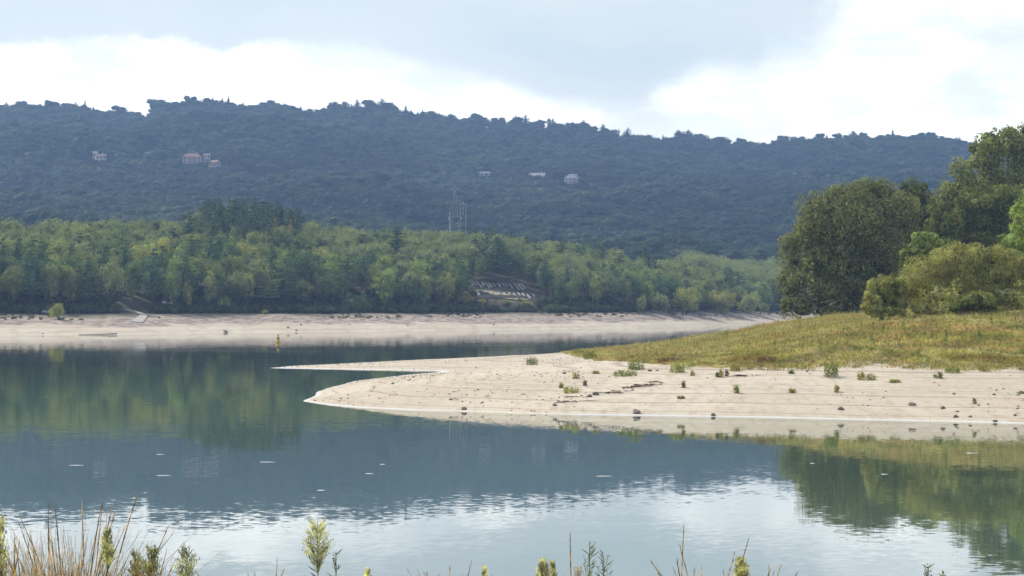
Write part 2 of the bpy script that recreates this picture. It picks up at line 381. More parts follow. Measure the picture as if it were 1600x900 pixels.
v_, f_ = sub(V, FQ[ok & ~nearF]); tag(link('hills', mesh_np('hills', v_, f_, M['hill'], True)), 'long wooded hill beyond the lake', kind='structure')

# water: one sheet to the horizon ; lake bed below it
mb = MB(); mb.add([(-4000, 20, 0), (4000, 20, 0), (4000, 9000, 0), (-4000, 9000, 0)], [[0, 1, 2, 3]])
tag(link('water', mb.mesh('water', M['water'])), 'still blue-green lake water mirroring hill and sky', kind='structure')
mb = MB(); mb.add([(-4000, -300, -3), (4000, -300, -3), (4000, 9000, -3), (-4000, 9000, -3)], [[0, 1, 2, 3]])
tag(link('lake_bed_ground', mb.mesh('lake_bed_ground', M['bank'])), 'muddy lake bed under the water', kind='structure')
# near bank under the photographer
def z_bank(x, y):
    return np.interp(y, [-60, 11, 14, 48, 60], [4.9, 4.9, 4.6, -.3, -1.2])+.12*fbm(np.asarray(x)*.5, np.asarray(y)*.5, 3)
xb = np.arange(-60, 60, .8); yb = np.arange(-60, 60, .8); XB, YB = np.meshgrid(xb, yb); n2 = len(xb)
i2 = (np.arange(len(yb)-1)[:, None]*n2+np.arange(n2-1)[None]).ravel()
tag(link('bank_ground', mesh_np('bank_ground', np.stack([XB, YB, z_bank(XB, YB)], -1).reshape(-1, 3), np.stack([i2, i2+1, i2+n2+1, i2+n2], -1), M['bank'], True)), 'weedy near bank sloping to the water', kind='structure')

# ------------------------------------------------------------------ foliage generators
def unit(v): return v/(np.linalg.norm(v, axis=-1, keepdims=True)+1e-9)
def ico(sub_=1):
    t = (1+5**.5)/2
    v = np.array([(-1, t, 0), (1, t, 0), (-1, -t, 0), (1, -t, 0), (0, -1, t), (0, 1, t), (0, -1, -t), (0, 1, -t), (t, 0, -1), (t, 0, 1), (-t, 0, -1), (-t, 0, 1)], float)
    f = [(0, 11, 5), (0, 5, 1), (0, 1, 7), (0, 7, 10), (0, 10, 11), (1, 5, 9), (5, 11, 4), (11, 10, 2), (10, 7, 6), (7, 1, 8), (3, 9, 4), (3, 4, 2), (3, 2, 6), (3, 6, 8), (3, 8, 9), (4, 9, 5), (2, 4, 11), (6, 2, 10), (8, 6, 7), (9, 8, 1)]
    v = list(unit(v))
    for _ in range(sub_):
        c = {}; nf = []
        def mid(a, b):
            k = (min(a, b), max(a, b))
            if k not in c: v.append(unit(v[a]+v[b])); c[k] = len(v)-1
            return c[k]
        for a, b, d in f:
            ab, bd, da = mid(a, b), mid(b, d), mid(d, a); nf += [(a, ab, da), (b, bd, ab), (d, da, bd), (ab, bd, da)]
        f = nf
    return np.array(v), np.array(f)
ICO1, ICO2 = ico(1), ico(2)
def leaf_quads(P, N, size, r, up=.5, aspect=.5, fold=.25):
    n = len(P); N = unit(N)
    d = r.normal(size=(n, 3)); d[:, 2] += up*2; d = unit(d-(d*N).sum(1, keepdims=True)*N*.85)
    s = unit(np.cross(N, d)); L = size*(.6+.8*r.random((n, 1))); Wd = L*aspect*(.7+.6*r.random((n, 1)))
    b0 = P-d*L*.5; tip = P+d*L*.5; m = P-d*L*.05
    V = np.stack([b0, m+s*Wd*.5-N*Wd*fold, tip, m-s*Wd*.5-N*Wd*fold], 1).reshape(-1, 3)
    return V, np.arange(4*n).reshape(-1, 4)
def crown_points(lobes, n, r, clump=.32, nclump=14, ragged=.16, under=.35):
    """points + outward directions spread over clumps that sit on each lobe's shell"""
    L = np.array(lobes, float); area = (L[:, 3]*L[:, 4]+L[:, 4]*L[:, 5]+L[:, 3]*L[:, 5]); pa = area/area.sum()
    C = []; 
    for k, l in enumerate(L):
        nc = max(4, int(nclump*len(L)*pa[k]))
        d = unit(r.normal(size=(nc, 3))); rr = .62+.30*r.random((nc, 1))
        c = l[:3]+d*l[3:6]*rr; R = l[3:6].mean()*clump*(.6+.8*r.random(nc))
        for q in range(nc): C.append((*c[q], R[q]*(l[3]/l[3:6].mean())**.4, R[q]*(l[4]/l[3:6].mean())**.4, R[q]*(l[5]/l[3:6].mean())**.4))
    C = np.array(C); w = (C[:, 3]*C[:, 5]); w = w/w.sum()
    pick = r.choice(len(C), n, p=w); d = unit(r.normal(size=(n, 3)))
    rad = 1-np.abs(r.normal(size=(n, 1)))*ragged*1.4+ (r.random((n, 1)) < .08)*r.random((n, 1))*.3
    P = C[pick, :3]+d*C[pick, 3:6]*rad
    # drop what is deep inside the lobes
    inn = np.full(n, 9.)
    for l in L: inn = np.minimum(inn, np.linalg.norm((P-l[:3])/l[3:6], axis=1))
    keep = (inn > .55) | (r.random(n) < .12)
    keep &= (d[:, 2] > -.3) | (r.random(n) < under)
    lobeN = unit(P-L[:, :3][np.argmin(np.linalg.norm((P[:, None]-L[None, :, :3])/L[None, :, 3:6], axis=2), axis=1)])
    return P[keep], unit(d*.7+lobeN*.6)[keep], lobeN[keep]
def crown_mesh(name, mat, lobes, n, size, seed, core=.5, up=.5, aspect=.55, jit=.36, **kw):
    r = np.random.default_rng(seed)
    P, N, _ = crown_points(lobes, n, r, **kw)
    N = unit(N*.8+r.normal(size=P.shape)*jit)
    V, Fq = leaf_quads(P, N, size, r, up, aspect)
    V = [V]; F3 = []; off = len(V[0])
    if core:
        iv, jf = ICO2 if n > 8000 else ICO1
        for l in lobes:
            vv = iv*(1+.25*(r.random((len(iv), 1))-.5))*np.array(l[3:6])*core+np.array(l[:3]); V.append(vv); F3.append(jf+off); off += len(vv)
    return mesh_np(name, np.concatenate(V), [Fq]+([np.concatenate(F3)] if F3 else []), mat)
def rand_lobes(r, w=.42, h=1., base=.25, n=7, top=.75):
    """unit tree of height 1: uneven set of ellipsoids"""
    L = []
    mid = (base+1)/2; 
    L.append((0, 0, mid, w*.72, w*.72, (1-base)*.42))
    for k in range(n):
        a = 2*pi*k/n+r.uniform(-.5, .5); zz = r.uniform(base+.12, .86); q = math.sin(pi*min(1, max(.08, (zz-base)/(1.12-base))))**.6
        rr = w*.62*q*r.uniform(.7, 1.1); s = w*r.uniform(.34, .52)
        L.append((rr*math.cos(a), rr*math.sin(a), zz, s, s, s*r.uniform(.8, 1.15)))
    L.append((r.uniform(-.06, .06), r.uniform(-.06, .06), 1-w*.4, w*.42, w*.42, w*.42))
    return L
def conifer_mesh(name, mat, n, size, seed, w=.2, base=.12, layers=13, pine=False):
    r = np.random.default_rng(seed); P = []; N = []
    for k in range(layers):
        t = k/(layers-1); z = base+(1-base)*t; R = w*(1-t)**.8+.012
        if pine: R = w*math.sin(pi*min(.98, .3+.7*t))**.5*r.uniform(.7, 1.1)
        nb = max(4, int(9*(1-t)+3)); 
        for q in range(nb):
            a = r.uniform(0, 2*pi); m = max(3, int(n/layers/nb*(1.6*(1-t)+.4))); rr = R*np.sqrt(r.random(m))*r.uniform(.8, 1.15)
            aa = a+r.normal(size=m)*.22
            zz = z-(rr*.35 if not pine else -rr*.15)+r.normal(size=m)*.012
            P.append(np.c_[rr*np.cos(aa), rr*np.sin(aa), zz]); N.append(np.c_[np.cos(aa)*.5, np.sin(aa)*.5, np.full(m, .8)])
    P = np.concatenate(P); N = unit(np.concatenate(N)+r.normal(size=P.shape)*.4)
    V, Fq = leaf_quads(P, N, size, r, .2, .55)
    iv, jf = ICO1; c = iv*np.array([w*.35, w*.35, (1-base)*.45])+np.array([0, 0, base+(1-base)*.45]); c[:, :2] *= (1.35-c[:, 2:3])
    return mesh_np(name, np.vstack([V, c]), [Fq, jf+len(V)], mat)
def trunk_mesh(name, mat, seed, h=.7, rad=.02, limbs=5, w=.3, fork=False):
    r = np.random.default_rng(seed); mb = MB()
    k = 7; t = np.linspace(0, 1, k); bx = np.cumsum(r.normal(size=k))*.008; by = np.cumsum(r.normal(size=k))*.008
    p = np.c_[bx-bx[0], by-by[0], t*h-.03]; mb.tube(p, rad*(1.15-.85*t), 6)
    for q in range(limbs):
        j = r.uniform(.35, .9); a = r.uniform(0, 2*pi); s = np.array([np.interp(j, t, p[:, i]) for i in range(3)])
        L = w*r.uniform(.5, 1); e = s+np.array([math.cos(a)*L, math.sin(a)*L, L*r.uniform(.5, 1.1)])
        m = (s+e)/2+np.array([0, 0, -.05*L]); mb.tube([s, m, e], [rad*.5, rad*.35, rad*.12], 5)
    if fork:
        s = np.array([0, 0, .05]); e = np.array([-.10, .03, h*.8]); mb.tube([s, (s+e)/2+[-.015, 0, 0], e], [rad*.9, rad*.7, rad*.3], 6)
    return mb.mesh(name, mat, True)

def scatter(name, P, scale, rz, idx, sources, tilt=None):
    """one 'stuff' object whose points carry copies of the source meshes (geometry nodes)"""
    n = len(P); rot = np.zeros((n, 3), np.float32); rot[:, 2] = rz
    if tilt is not None: rot[:, :2] = tilt
    me = mesh_np(name, P, [], None, False, {'sc': ('FLOAT_VECTOR', np.asarray(scale, np.float32)), 'rt': ('FLOAT_VECTOR', rot), 'ix': ('INT', np.asarray(idx, np.int32))})
    o = link(name, me)
    g = bpy.data.node_groups.new(name, 'GeometryNodeTree')
    g.interface.new_socket('Geometry', in_out='INPUT', socket_type='NodeSocketGeometry'); g.interface.new_socket('Geometry', in_out='OUTPUT', socket_type='NodeSocketGeometry')
    gi = g.nodes.new('NodeGroupInput'); go = g.nodes.new('NodeGroupOutput'); jn = g.nodes.new('GeometryNodeJoinGeometry')
    def na(nm, t):
        a = g.nodes.new('GeometryNodeInputNamedAttribute'); a.data_type = t; a.inputs[0].default_value = nm; return [s for s in a.outputs if s.enabled][0]
    for k, s in enumerate(sources):
        ob = bpy.data.objects.new(name+'_source', s)      # source shape, not linked to the scene
        oi = g.nodes.new('GeometryNodeObjectInfo'); oi.inputs['Object'].default_value = ob; oi.inputs['As Instance'].default_value = False
        cmp = g.nodes.new('FunctionNodeCompare'); cmp.data_type = 'INT'; cmp.operation = 'EQUAL'
        ins = [s_ for s_ in cmp.inputs if s_.enabled]; g.links.new(na('ix', 'INT'), ins[0]); ins[1].default_value = k
        ip = g.nodes.new('GeometryNodeInstanceOnPoints')
        g.links.new(gi.outputs[0], ip.inputs['Points']); g.links.new(cmp.outputs[0], ip.inputs['Selection'])
        g.links.new(oi.outputs['Geometry'], ip.inputs['Instance']); g.links.new(na('rt', 'FLOAT_VECTOR'), ip.inputs['Rotation']); g.links.new(na('sc', 'FLOAT_VECTOR'), ip.inputs['Scale'])
        g.links.new(ip.outputs[0], jn.inputs[0])
    g.links.new(jn.outputs[0], go.inputs[0])
    md = o.modifiers.new('scatter', 'NODES'); md.node_group = g
    o['kind'] = 'stuff'; return o

# ------------------------------------------------------------------ far hillside wood (one mass) with clearings for the houses
def on_far(px, py, d0=560, d1=2700): return march(z_far, px, py, d0, d1, 6000)
houses = [  # px, py of base, kind
    (157, 254, 'cream_l'), (149, 252, 'tower'), (231, 248, 'ruin'), (300, 256, 'manor'), (337, 261, 'cube'),
    (840, 281, 'hidden'), (863, 292, 'shed'), (897, 287, 'villa'), (736, 315, 'gable'), (757, 275, 'slab')]
hp = []
for a, b_, k in houses:
    q = on_far(a, b_, 1010, 2700); hp.append((q, k, a))
patch_px = [(918, 299, 20, 10), (1000, 281, 30, 8), (1290, 272, 90, 14), (660, 181, 30, 7), (1190, 272, 35, 8)]
N0 = 62000
uu = rng.uniform(-.272, .272, N0); dd = np.sqrt(rng.uniform(985**2, 2690**2, N0))
xx = uu*dd
# thin by a jittered grid so that crowns keep their distance
cell = np.floor(xx/10.).astype(int)*100000+np.floor(dd/12.5).astype(int)
_, first = np.unique(cell, return_index=True); xx, dd = xx[first], dd[first]; zz = z_far(xx, dd)
px, py = PXY(xx, dd, zz)
kp = np.ones(len(xx), bool); smallf = np.ones(len(xx))
for q, k, a in hp:
    wd = 12 if k in ('manor', 'villa', 'gable') else 8
    kp &= ~((np.abs(xx-q[0]*dd/q[1]) < wd) & (dd > q[1]-11) & (dd < q[1]+10))
    smallf[(np.abs(xx-q[0]*dd/q[1]) < wd) & (dd > q[1]-45) & (dd < q[1])] *= .55
    nearby = (np.abs(xx-q[0]*dd/q[1]) < wd+3) & (dd > q[1]-85) & (dd < q[1]+5); smallf[nearby] *= .5
for a, b_, w_, h_ in patch_px:
    kp &= ~((np.abs(px-a) < w_*(1+.3*fbm(px*.1, py*.3))) & (np.abs(py-b_) < h_*.5))
rw = (px > 1070) & (dd < 1190)                          # the hazy wood at the right end of the beach gets its own lighter trees
kp &= ~rw
xx, dd, zz, px, py, smallf = [q[kp] for q in (xx, dd, zz, px, py, smallf)]
bx_, bd_ = [], []
for q, k, a in hp:
    for _ in range(34):
        d_ = q[1]-rng.uniform(9, 62); bd_.append(d_); bx_.append(q[0]*d_/q[1]+rng.uniform(-15, 15))
bx_, bd_ = np.array(bx_), np.array(bd_)
nb_ = len(bx_); xx = np.concatenate([xx, bx_]); dd = np.concatenate([dd, bd_]); zz = np.concatenate([zz, z_far(bx_, bd_)]); px, py = PXY(xx, dd, zz)
smallf = np.concatenate([smallf, np.full(nb_, .33)])
nH = len(xx)
hillsrc = []
for k in range(5):
    r = np.random.default_rng(100+k)
    hillsrc.append(crown_mesh('hill_crown', M['leaf_hill'], rand_lobes(r, w=.48+.08*r.random(), base=.02, n=7), 1100, .055, 100+k, core=.62, ragged=.1, clump=.38, nclump=9))
for k in range(2):
    hillsrc.append(conifer_mesh('hill_conifer', M['needle_hill'], 330, .07, 120+k, w=.21, base=.05, layers=10))
conif = (rng.random(nH) < np.where(fbm(xx*.006, dd*.006, 3) > .13, .35, .02)) | ((dd > 2580) & (rng.random(nH) < .2))
idx = np.where(conif, 5+rng.integers(0, 2, nH), rng.integers(0, 5, nH))
hh = np.where(conif, rng.uniform(9, 14, nH), rng.uniform(9.5, 15, nH)*np.where(rng.random(nH) < .2, 1.25, 1.))*smallf
hh *= np.where(dd > 2560, rng.uniform(.35, 1.05, nH), 1.0)*(1+.45*fbm(xx*.01, dd*.01, 2))
scl = np.stack([hh*rng.uniform(1.25, 1.75, nH)]*2+[hh*.92], -1)
hf = scatter('hillside_forest', np.stack([xx, dd, zz-.6], -1), scl, rng.uniform(0, 6.28, nH), idx, hillsrc)
tag(hf, 'dark bluish woodland covering the long hill beyond the lake', 'forest', kind='stuff')

# ------------------------------------------------------------------ tree library for the lakeside wood
LIB = {'broadleaf': [], 'slender': [], 'pine': [], 'conifer': [], 'shrub': []}
for k in range(6):
    r = np.random.default_rng(200+k); L = rand_lobes(r, w=.36+.08*r.random(), base=.22, n=8)
    LIB['broadleaf'].append((crown_mesh('crown', M['leaf'], L, 3600, .036, 200+k, core=.45, nclump=13, clump=.36), trunk_mesh('trunk', M['bark'], 200+k, .7, .016)))
for k in range(3):
    r = np.random.default_rng(220+k); L = rand_lobes(r, w=.22, base=.12, n=9)
    LIB['slender'].append((crown_mesh('crown', M['leaf'], L, 2600, .034, 220+k, core=.42, nclump=12), trunk_mesh('trunk', M['pale_bark'], 220+k, .8, .012)))
for k in range(3):
    LIB['pine'].append((conifer_mesh('crown', M['leaf'], 2400, .036, 240+k, w=.27, base=.3, layers=11, pine=True), trunk_mesh('trunk', M['bark'], 240+k, .92, .015, 6, .18)))
for k in range(2):
    LIB['conifer'].append((conifer_mesh('crown', M['leaf'], 2400, .032, 260+k, w=.19, base=.08, layers=16), trunk_mesh('trunk', M['bark'], 260+k, .95, .013, 0)))
for k in range(4):
    r = np.random.default_rng(280+k); L = [(r.uniform(-.35, .35), r.uniform(-.3, .3), r.uniform(.35, .6), r.uniform(.3, .42), r.uniform(.3, .42), r.uniform(.3, .42)) for _ in range(7)]
    LIB['shrub'].append((crown_mesh('crown', M['leaf'], L, 4200, .06, 280+k, core=.42, nclump=16, under=1.), trunk_mesh('trunk', M['bark'], 280+k, .5, .02, 6, .3)))
def put_tree(kind, x, y, z, h, w, color, rz=None, var=None, label=None, cat='tree', group=None, name=None, bark=None):
    cm, tm = LIB[kind][var if var is not None else random.randrange(len(LIB[kind]))]
    o = link(name or {'broadleaf': 'broadleaf_tree', 'slender': 'slender_tree', 'pine': 'pine_tree', 'conifer': 'conifer_tree', 'shrub': 'shrub'}[kind], None, loc=(x, y, z-.1), rot=(0, 0, random.uniform(0, 6.28) if rz is None else rz))
    nat = {'broadleaf': .86, 'slender': .5, 'pine': .54, 'conifer': .4, 'shrub': 1.35}[kind]
    k = w/(h*nat); o.scale = (h*k, h*k, h)
    c = link('crown', cm, o); c.color = (*color, 1); link('trunk' if kind != 'shrub' else 'stem', tm, o)
    tag(o, label, cat, group); return o
YG = (.128, .135, .045); OL = (.085, .095, .038); DG = (.052, .075, .036); GG = (.095, .11, .058); BG = (.044, .07, .044); LG = (.10, .127, .042); OR = (.13, .075, .03); YE = (.20, .19, .03); PA = (.12, .13, .055)
cname = {YG: 'yellow-green', OL: 'olive', DG: 'dark green', GG: 'grey-green', BG: 'blue-green', LG: 'light green', OR: 'orange-leaved', YE: 'yellow', PA: 'pale green'}
# hand placed: px, top row, base row, width in px, kind, colour, label
hand = [
 (20, 412, 486, 42, 'broadleaf', OL, 'olive tree at the far left end of the wood edge above the beach'),
 (50, 395, 487, 46, 'pine', BG, 'dark pine at the wood edge just left of the lone beach bush'),
 (78, 408, 486, 38, 'broadleaf', GG, 'grey-green tree right behind the lone round beach bush'),
 (108, 414, 485, 36, 'broadleaf', OL, 'olive tree at the wood edge right of the lone beach bush'),
 (138, 404, 485, 36, 'pine', DG, 'dark pine between the lone beach bush and the pale-trunked tree'),
 (172, 402, 487, 48, 'broadleaf', GG, 'loose grey-green tree with a pale forked trunk left of the ramp'),
 (206, 408, 482, 36, 'broadleaf', DG, 'dark tree standing over the top of the concrete ramp'),
 (240, 390, 487, 44, 'pine', BG, 'tall bluish pine just right of the concrete ramp'),
 (268, 400, 488, 24, 'slender', LG, 'slim bright green tree at the wood edge right of the ramp'),
 (293, 437, 487, 24, 'slender', YG, 'short slender yellow-green tree beside the slim bright green one'),
 (328, 421, 487, 30, 'slender', PA, 'pale slender tree at the wood edge, second right of the bright green one'),
 (351, 460, 487, 24, 'shrub', LG, 'light green shrub at the foot of the wood left of the buoy'),
 (388, 427, 480, 32, 'broadleaf', YG, 'yellow-green tree at the wood edge left of the buoy'),
 (418, 414, 486, 44, 'pine', GG, 'flat-topped grey-green pine on a bare trunk straight behind the buoy'),
 (495, 422, 470, 20, 'slender', PA, 'small pale tree right of the buoy, left one of a pair'),
 (520, 424, 470, 24, 'slender', YG, 'small yellow-green tree right of the buoy, right one of a pair'),
 (557, 454, 488, 50, 'shrub', DG, 'large dark rounded bush at the wood edge above the beach'),
 (610, 418, 478, 14, 'slender', LG, 'very thin light green tree in front of the dark wood'),
 (650, 428, 484, 30, 'broadleaf', DG, 'dark tree at the wood edge left of the stone slabs'),
 (703, 424, 474, 26, 'slender', YG, 'yellowish tree beside the left end of the stone slabs'),
 (717, 419, 476, 28, 'slender', DG, 'dark pointed tree touching the left end of the stone slabs'),
 (691, 452, 477, 24, 'shrub', PA, 'pale small bush left of the stone slabs'),
 (727, 455, 481, 28, 'shrub', (.13, .11, .04), 'tan-topped bush below the left end of the stone slabs'),
 (751, 465, 480, 18, 'shrub', YG, 'little yellow-green bush below the stone slabs'),
 (792, 467, 479, 22, 'shrub', GG, 'low grey-green bush below the middle of the stone slabs'),
 (822, 468, 480, 20, 'shrub', PA, 'low pale bush below the right end of the stone slabs'),
 (892, 431, 478, 26, 'slender', LG, 'light tree on pale stems right of the stone slabs'),
 (934, 430, 477, 24, 'slender', YG, 'yellow-green small tree with twin pale stems right of the stone slabs'),
 (958, 414, 477, 42, 'pine', BG, 'broad bluish pine on a tall trunk left of the beach shrubs'),
 (1003, 458, 489, 18, 'shrub', PA, 'small pale bush, leftmost of the beach shrubs'),
 (1030, 453, 489, 38, 'shrub', GG, 'grey-green rounded shrub, second of the row at the beach'),
 (1072, 445, 489, 56, 'shrub', YG, 'tallest yellow-green shrub of the row at the beach'),
 (1127, 450, 489, 62, 'shrub', (.12, .12, .045), 'widest olive dome-shaped shrub of the row at the beach'),
 (1172, 452, 490, 42, 'shrub', PA, 'pale rounded shrub near the right end of the far beach'),
 (1194, 470, 490, 16, 'shrub', GG, 'smallest shrub at the right end of the far beach'),
 (90, 471, 499, 30, 'shrub', YG, 'lone round yellow-green bush standing on the far left beach'),
 (414, 482, 491, 10, 'shrub', PA, 'tiny pale bush on the upper beach behind the buoy'),
 (313, 480, 489, 14, 'shrub', PA, 'tiny pale bush on the upper beach right of the ramp'),
 (429, 338, 372, 14, 'slender', OR, 'orange-leaved tree tip on the crest, left of two'),
 (453, 341, 376, 14, 'slender', OR, 'orange-leaved tree tip on the crest, right of two'),
 (256, 370, 420, 26, 'broadleaf', YE, 'bright yellow tree in the middle of the wood above the ramp'),
 (935, 361, 425, 18, 'conifer', BG, 'dark spire-shaped conifer sticking out of the crest, the tallest one'),
 (912, 366, 425, 16, 'conifer', BG, 'dark spire-shaped conifer left of the tallest spire on the crest'),
 (1005, 375, 430, 16, 'conifer', BG, 'thin dark conifer on the crest above the beach shrubs'),
]
taken = []
def s_of(x, D): return D-np.interp(800+F*x/D, shx, shD)
for (a, yt, yb_, w_, k, c, lab) in hand:
    q = on_far(a, yb_, 560, 1000)
    if q is None:   # the base is hidden: stand it on the crest
        D = float(np.interp(a, shx, shD))+185; q = (float(U(a))*D, D, float(z_far(U(a)*D, D)))
    x, D, z = q
    if c in (OR, YE) or k == 'conifer':
        D = float(np.interp(a, shx, shD))+{'conifer': 175}.get(k, 150 if c == OR else 120); x = float(U(a))*D; z = float(z_far(x, D))
    ztop = H+(HOR-yt)/F*D; h = max(1.2, ztop-z); w = w_/F*D
    grp = 'shrubs along the far beach' if k == 'shrub' else 'trees of the lakeside wood'
    put_tree(k, x, D, z, h, w, c, label=lab, cat='bush' if k == 'shrub' else 'tree', group=grp)
    taken.append((x, D, max(3., w*.5)))
# pale forked trunk showing below the crown
# random filling
uu = rng.uniform(-.245, .11, 9000); ss = rng.uniform(70, 205, 9000)
pts = []
gridc = {}
for u, s in zip(uu, ss):
    a = 800+F*u; D = float(np.interp(a, shx, shD))+s; x = u*D
    if a > 1195 or (a > 1150 and s > 150): continue
    if 726 < a < 850 and s < 118+6*math.sin(a*.2): continue          # the slope with the slabs stays open
    if 845 <= a < 1000 and s < 76: continue
    if 150 < a < 235 and s < 84: continue                                # around the ramp
    r0 = 4.6 if s < 100 else 5.4
    if any(abs(x-t[0]) < t[2]*.8 and abs(D-t[1]) < t[2]*.8 for t in taken): continue
    c = (int(x//8), int(D//8)); bad = False
    for i in (-1, 0, 1):
        for j in (-1, 0, 1):
            for (x2, d2) in gridc.get((c[0]+i, c[1]+j), ()):
                if (x2-x)**2+(d2-D)**2 < r0*r0: bad = True; break
            if bad: break
        if bad: break
    if bad: continue
    gridc.setdefault(c, []).append((x, D)); pts.append((x, D, s, a))
pts.sort(key=lambda p: p[2])
def zone(a):
    for lim, t in ((60, 'left of lone beach bush'), (150, 'above lone beach bush'), (235, 'above concrete ramp'), (300, 'right of the ramp'), (385, 'between ramp and buoy'), (480, 'behind the buoy'),
                   (560, 'right of the buoy'), (640, 'left of electricity poles'), (730, 'below electricity poles'), (850, 'behind stone slabs'), (930, 'right of stone slabs'), (1010, 'left of beach shrubs'), (1110, 'above beach shrubs')):
        if a < lim: return t
    return 'at its right end'
auto = []
NI = 255
stuff_pts = []
for i, (x, D, s, a) in enumerate(pts):
    z = float(z_far(x, D)); f = float(fbm(x*.02+5, D*.02, 2)); rr = random.random()
    tall = 318 < a < 470 and s > 140
    if tall or (f > .12 and rr < (.55 if s < 135 else .12)): kind = 'pine' if rr < .6 else 'conifer'
    elif rr < .22: kind = 'slender'
    elif rr < (.34 if s < 135 else .25): kind = 'pine'
    else: kind = 'broadleaf'
    if kind in ('pine', 'conifer'): c = random.choice([BG, DG, DG]); h = random.uniform(10.5, 14.5)
    else: c = random.choice([YG, OL, OL, GG, LG, DG, PA] if s > 95 else [OL, DG, GG, DG, OL, LG]); h = random.uniform(8.5, 12.5) if s > 95 else random.uniform(8, 12)
    if s > 170: h = min(h, 12.2)
    if tall: h = random.uniform(12, 15.)
    if i >= NI: stuff_pts.append((x, D, z, h, kind)); continue
    w = h*{'broadleaf': .75, 'slender': .45, 'pine': .5, 'conifer': .38}[kind]*random.uniform(.85, 1.2)
    o = put_tree(kind, x, D, z, h, w, c)
    row = 'at wood front' if s < 84 else ('in second rows' if s < 100 else ('mid wood' if s < 125 else 'in back rows'))
    hn = 'tall ' if h > 11.6 else ('short ' if h < 9.5 else '')
    kn = {'broadleaf': 'broadleaf tree', 'slender': 'slender tree', 'pine': 'pine', 'conifer': 'pointed conifer'}[kind]
    auto.append((f'{hn}{cname[c]} {kn} {row} {zone(a)}', a, o))
byl = {}
for l, a, o in auto: byl.setdefault(l, []).append((a, o))
for l, v in byl.items():
    v.sort(key=lambda q: q[0])
    for k, (a, o) in enumerate(v):
        if len(v) == 1: lab = l
        elif len(v) == 2: lab = l+', '+('left one' if k == 0 else 'right one')
        elif len(v) == 3: lab = l+', '+('left one', 'middle one', 'right one')[k]
        else: lab = l
        o['label'] = lab; o['category'] = 'tree'; o['group'] = 'trees of the lakeside wood'
# rest of the wood as one mass
SP = stuff_pts; n = len(SP); src = []
kinds = ['broadleaf', 'slender', 'pine', 'conifer']; base = {}
for k in kinds:
    base[k] = len(src)
    for cm, tm in LIB[k][:3]:
        m2 = cm.copy(); m2.materials.clear(); m2.materials.append(M['leaf_wood'] if k in ('broadleaf', 'slender') else M['needle_wood']); src.append(m2)
cnt = {k: min(3, len(LIB[k])) for k in kinds}
idx = [base[k]+random.randrange(cnt[k]) for *_, k in SP]
scl = [[h*random.uniform(.85, 1.15)]*2+[h] for (_, _, _, h, k) in SP]
for u in np.linspace(1072, 1232, 17):
    for d_ in np.arange(985, 1190, 11.):
        a = u+random.uniform(-5, 5); d_ += random.uniform(-5, 5); x = float(U(a))*d_
        SP.append((x, d_, float(z_far(x, d_)), random.uniform(10, 15.5), 'broadleaf'))
n = len(SP); idx += [base[k]+random.randrange(cnt[k]) for *_, k in SP[len(idx):]]; scl += [[h*random.uniform(1., 1.3)]*2+[h] for (_, _, _, h, k) in SP[len(scl):]]
o = scatter('lakeside_forest', np.array([[p[0], p[1], p[2]-.2] for p in SP]), np.array(scl), rng.uniform(0, 6.28, n), idx, src)
tag(o, 'back rows of the green lakeside wood up to its crest', 'forest', kind='stuff')
# scrub on the upper far beach
ns = 1500; uu = rng.uniform(-.22, .11, ns); ss = rng.uniform(40, 84, ns)**1.0; a = 800+F*uu; D = np.interp(a, shx, shD)+ss; x = uu*D
kp = (fbm(x*.05, D*.05, 3) > -.02) & ~((a > 185) & (a < 240)); x, D = x[kp], D[kp]; n = len(x)
src = [crown_mesh('scrub', M['scrub'], [(0, 0, .3, .6, .6, .35)], 120, .25, 300+k, core=0) for k in range(3)]
h = rng.uniform(.25, 1.0, n)
tag(scatter('beach_scrub', np.stack([x, D, z_far(x, D)], -1), np.stack([h*1.4, h*1.4, h], -1), rng.uniform(0, 6.28, n), rng.integers(0, 3, n), src), 'low dry scrub along the upper far beach', 'scrub', kind='stuff')

ns = 2600; uu = rng.uniform(-.24, .105, ns); ss = 61+26*rng.random(ns)**1.3+9*fbm(uu*90, uu*0, 3); a = 800+F*uu; D = np.interp(a, shx, shD)+ss; x = uu*D
kp = ~((a > 180) & (a < 236)) & ~((a > 740) & (a < 842) & (ss > 66)) & (fbm(x*.06, D*.06, 3) > -.16); kp &= ~((a > 1000) & (a < 1200) & (ss < 72)); x, D = x[kp], D[kp]; n = len(x)
m_ug = leaf_mat('undergrowth', 'random', [(.035, .055, .025), (.06, .075, .03), (.045, .05, .025)], var=.3, gain=1.7, fine=1.2)
src = []
for k in range(3):
    m2 = LIB['shrub'][k][0].copy(); m2.materials.clear(); m2.materials.append(m_ug); src.append(m2)
h = rng.uniform(.8, 2.6, n)
tag(scatter('undergrowth', np.stack([x, D, z_far(x, D)-.1], -1), np.stack([h*1.1, h*1.1, h], -1), rng.uniform(0, 6.28, n), rng.integers(0, 3, n), src), 'dark low undergrowth along the foot of the lakeside wood', 'undergrowth', kind='stuff')

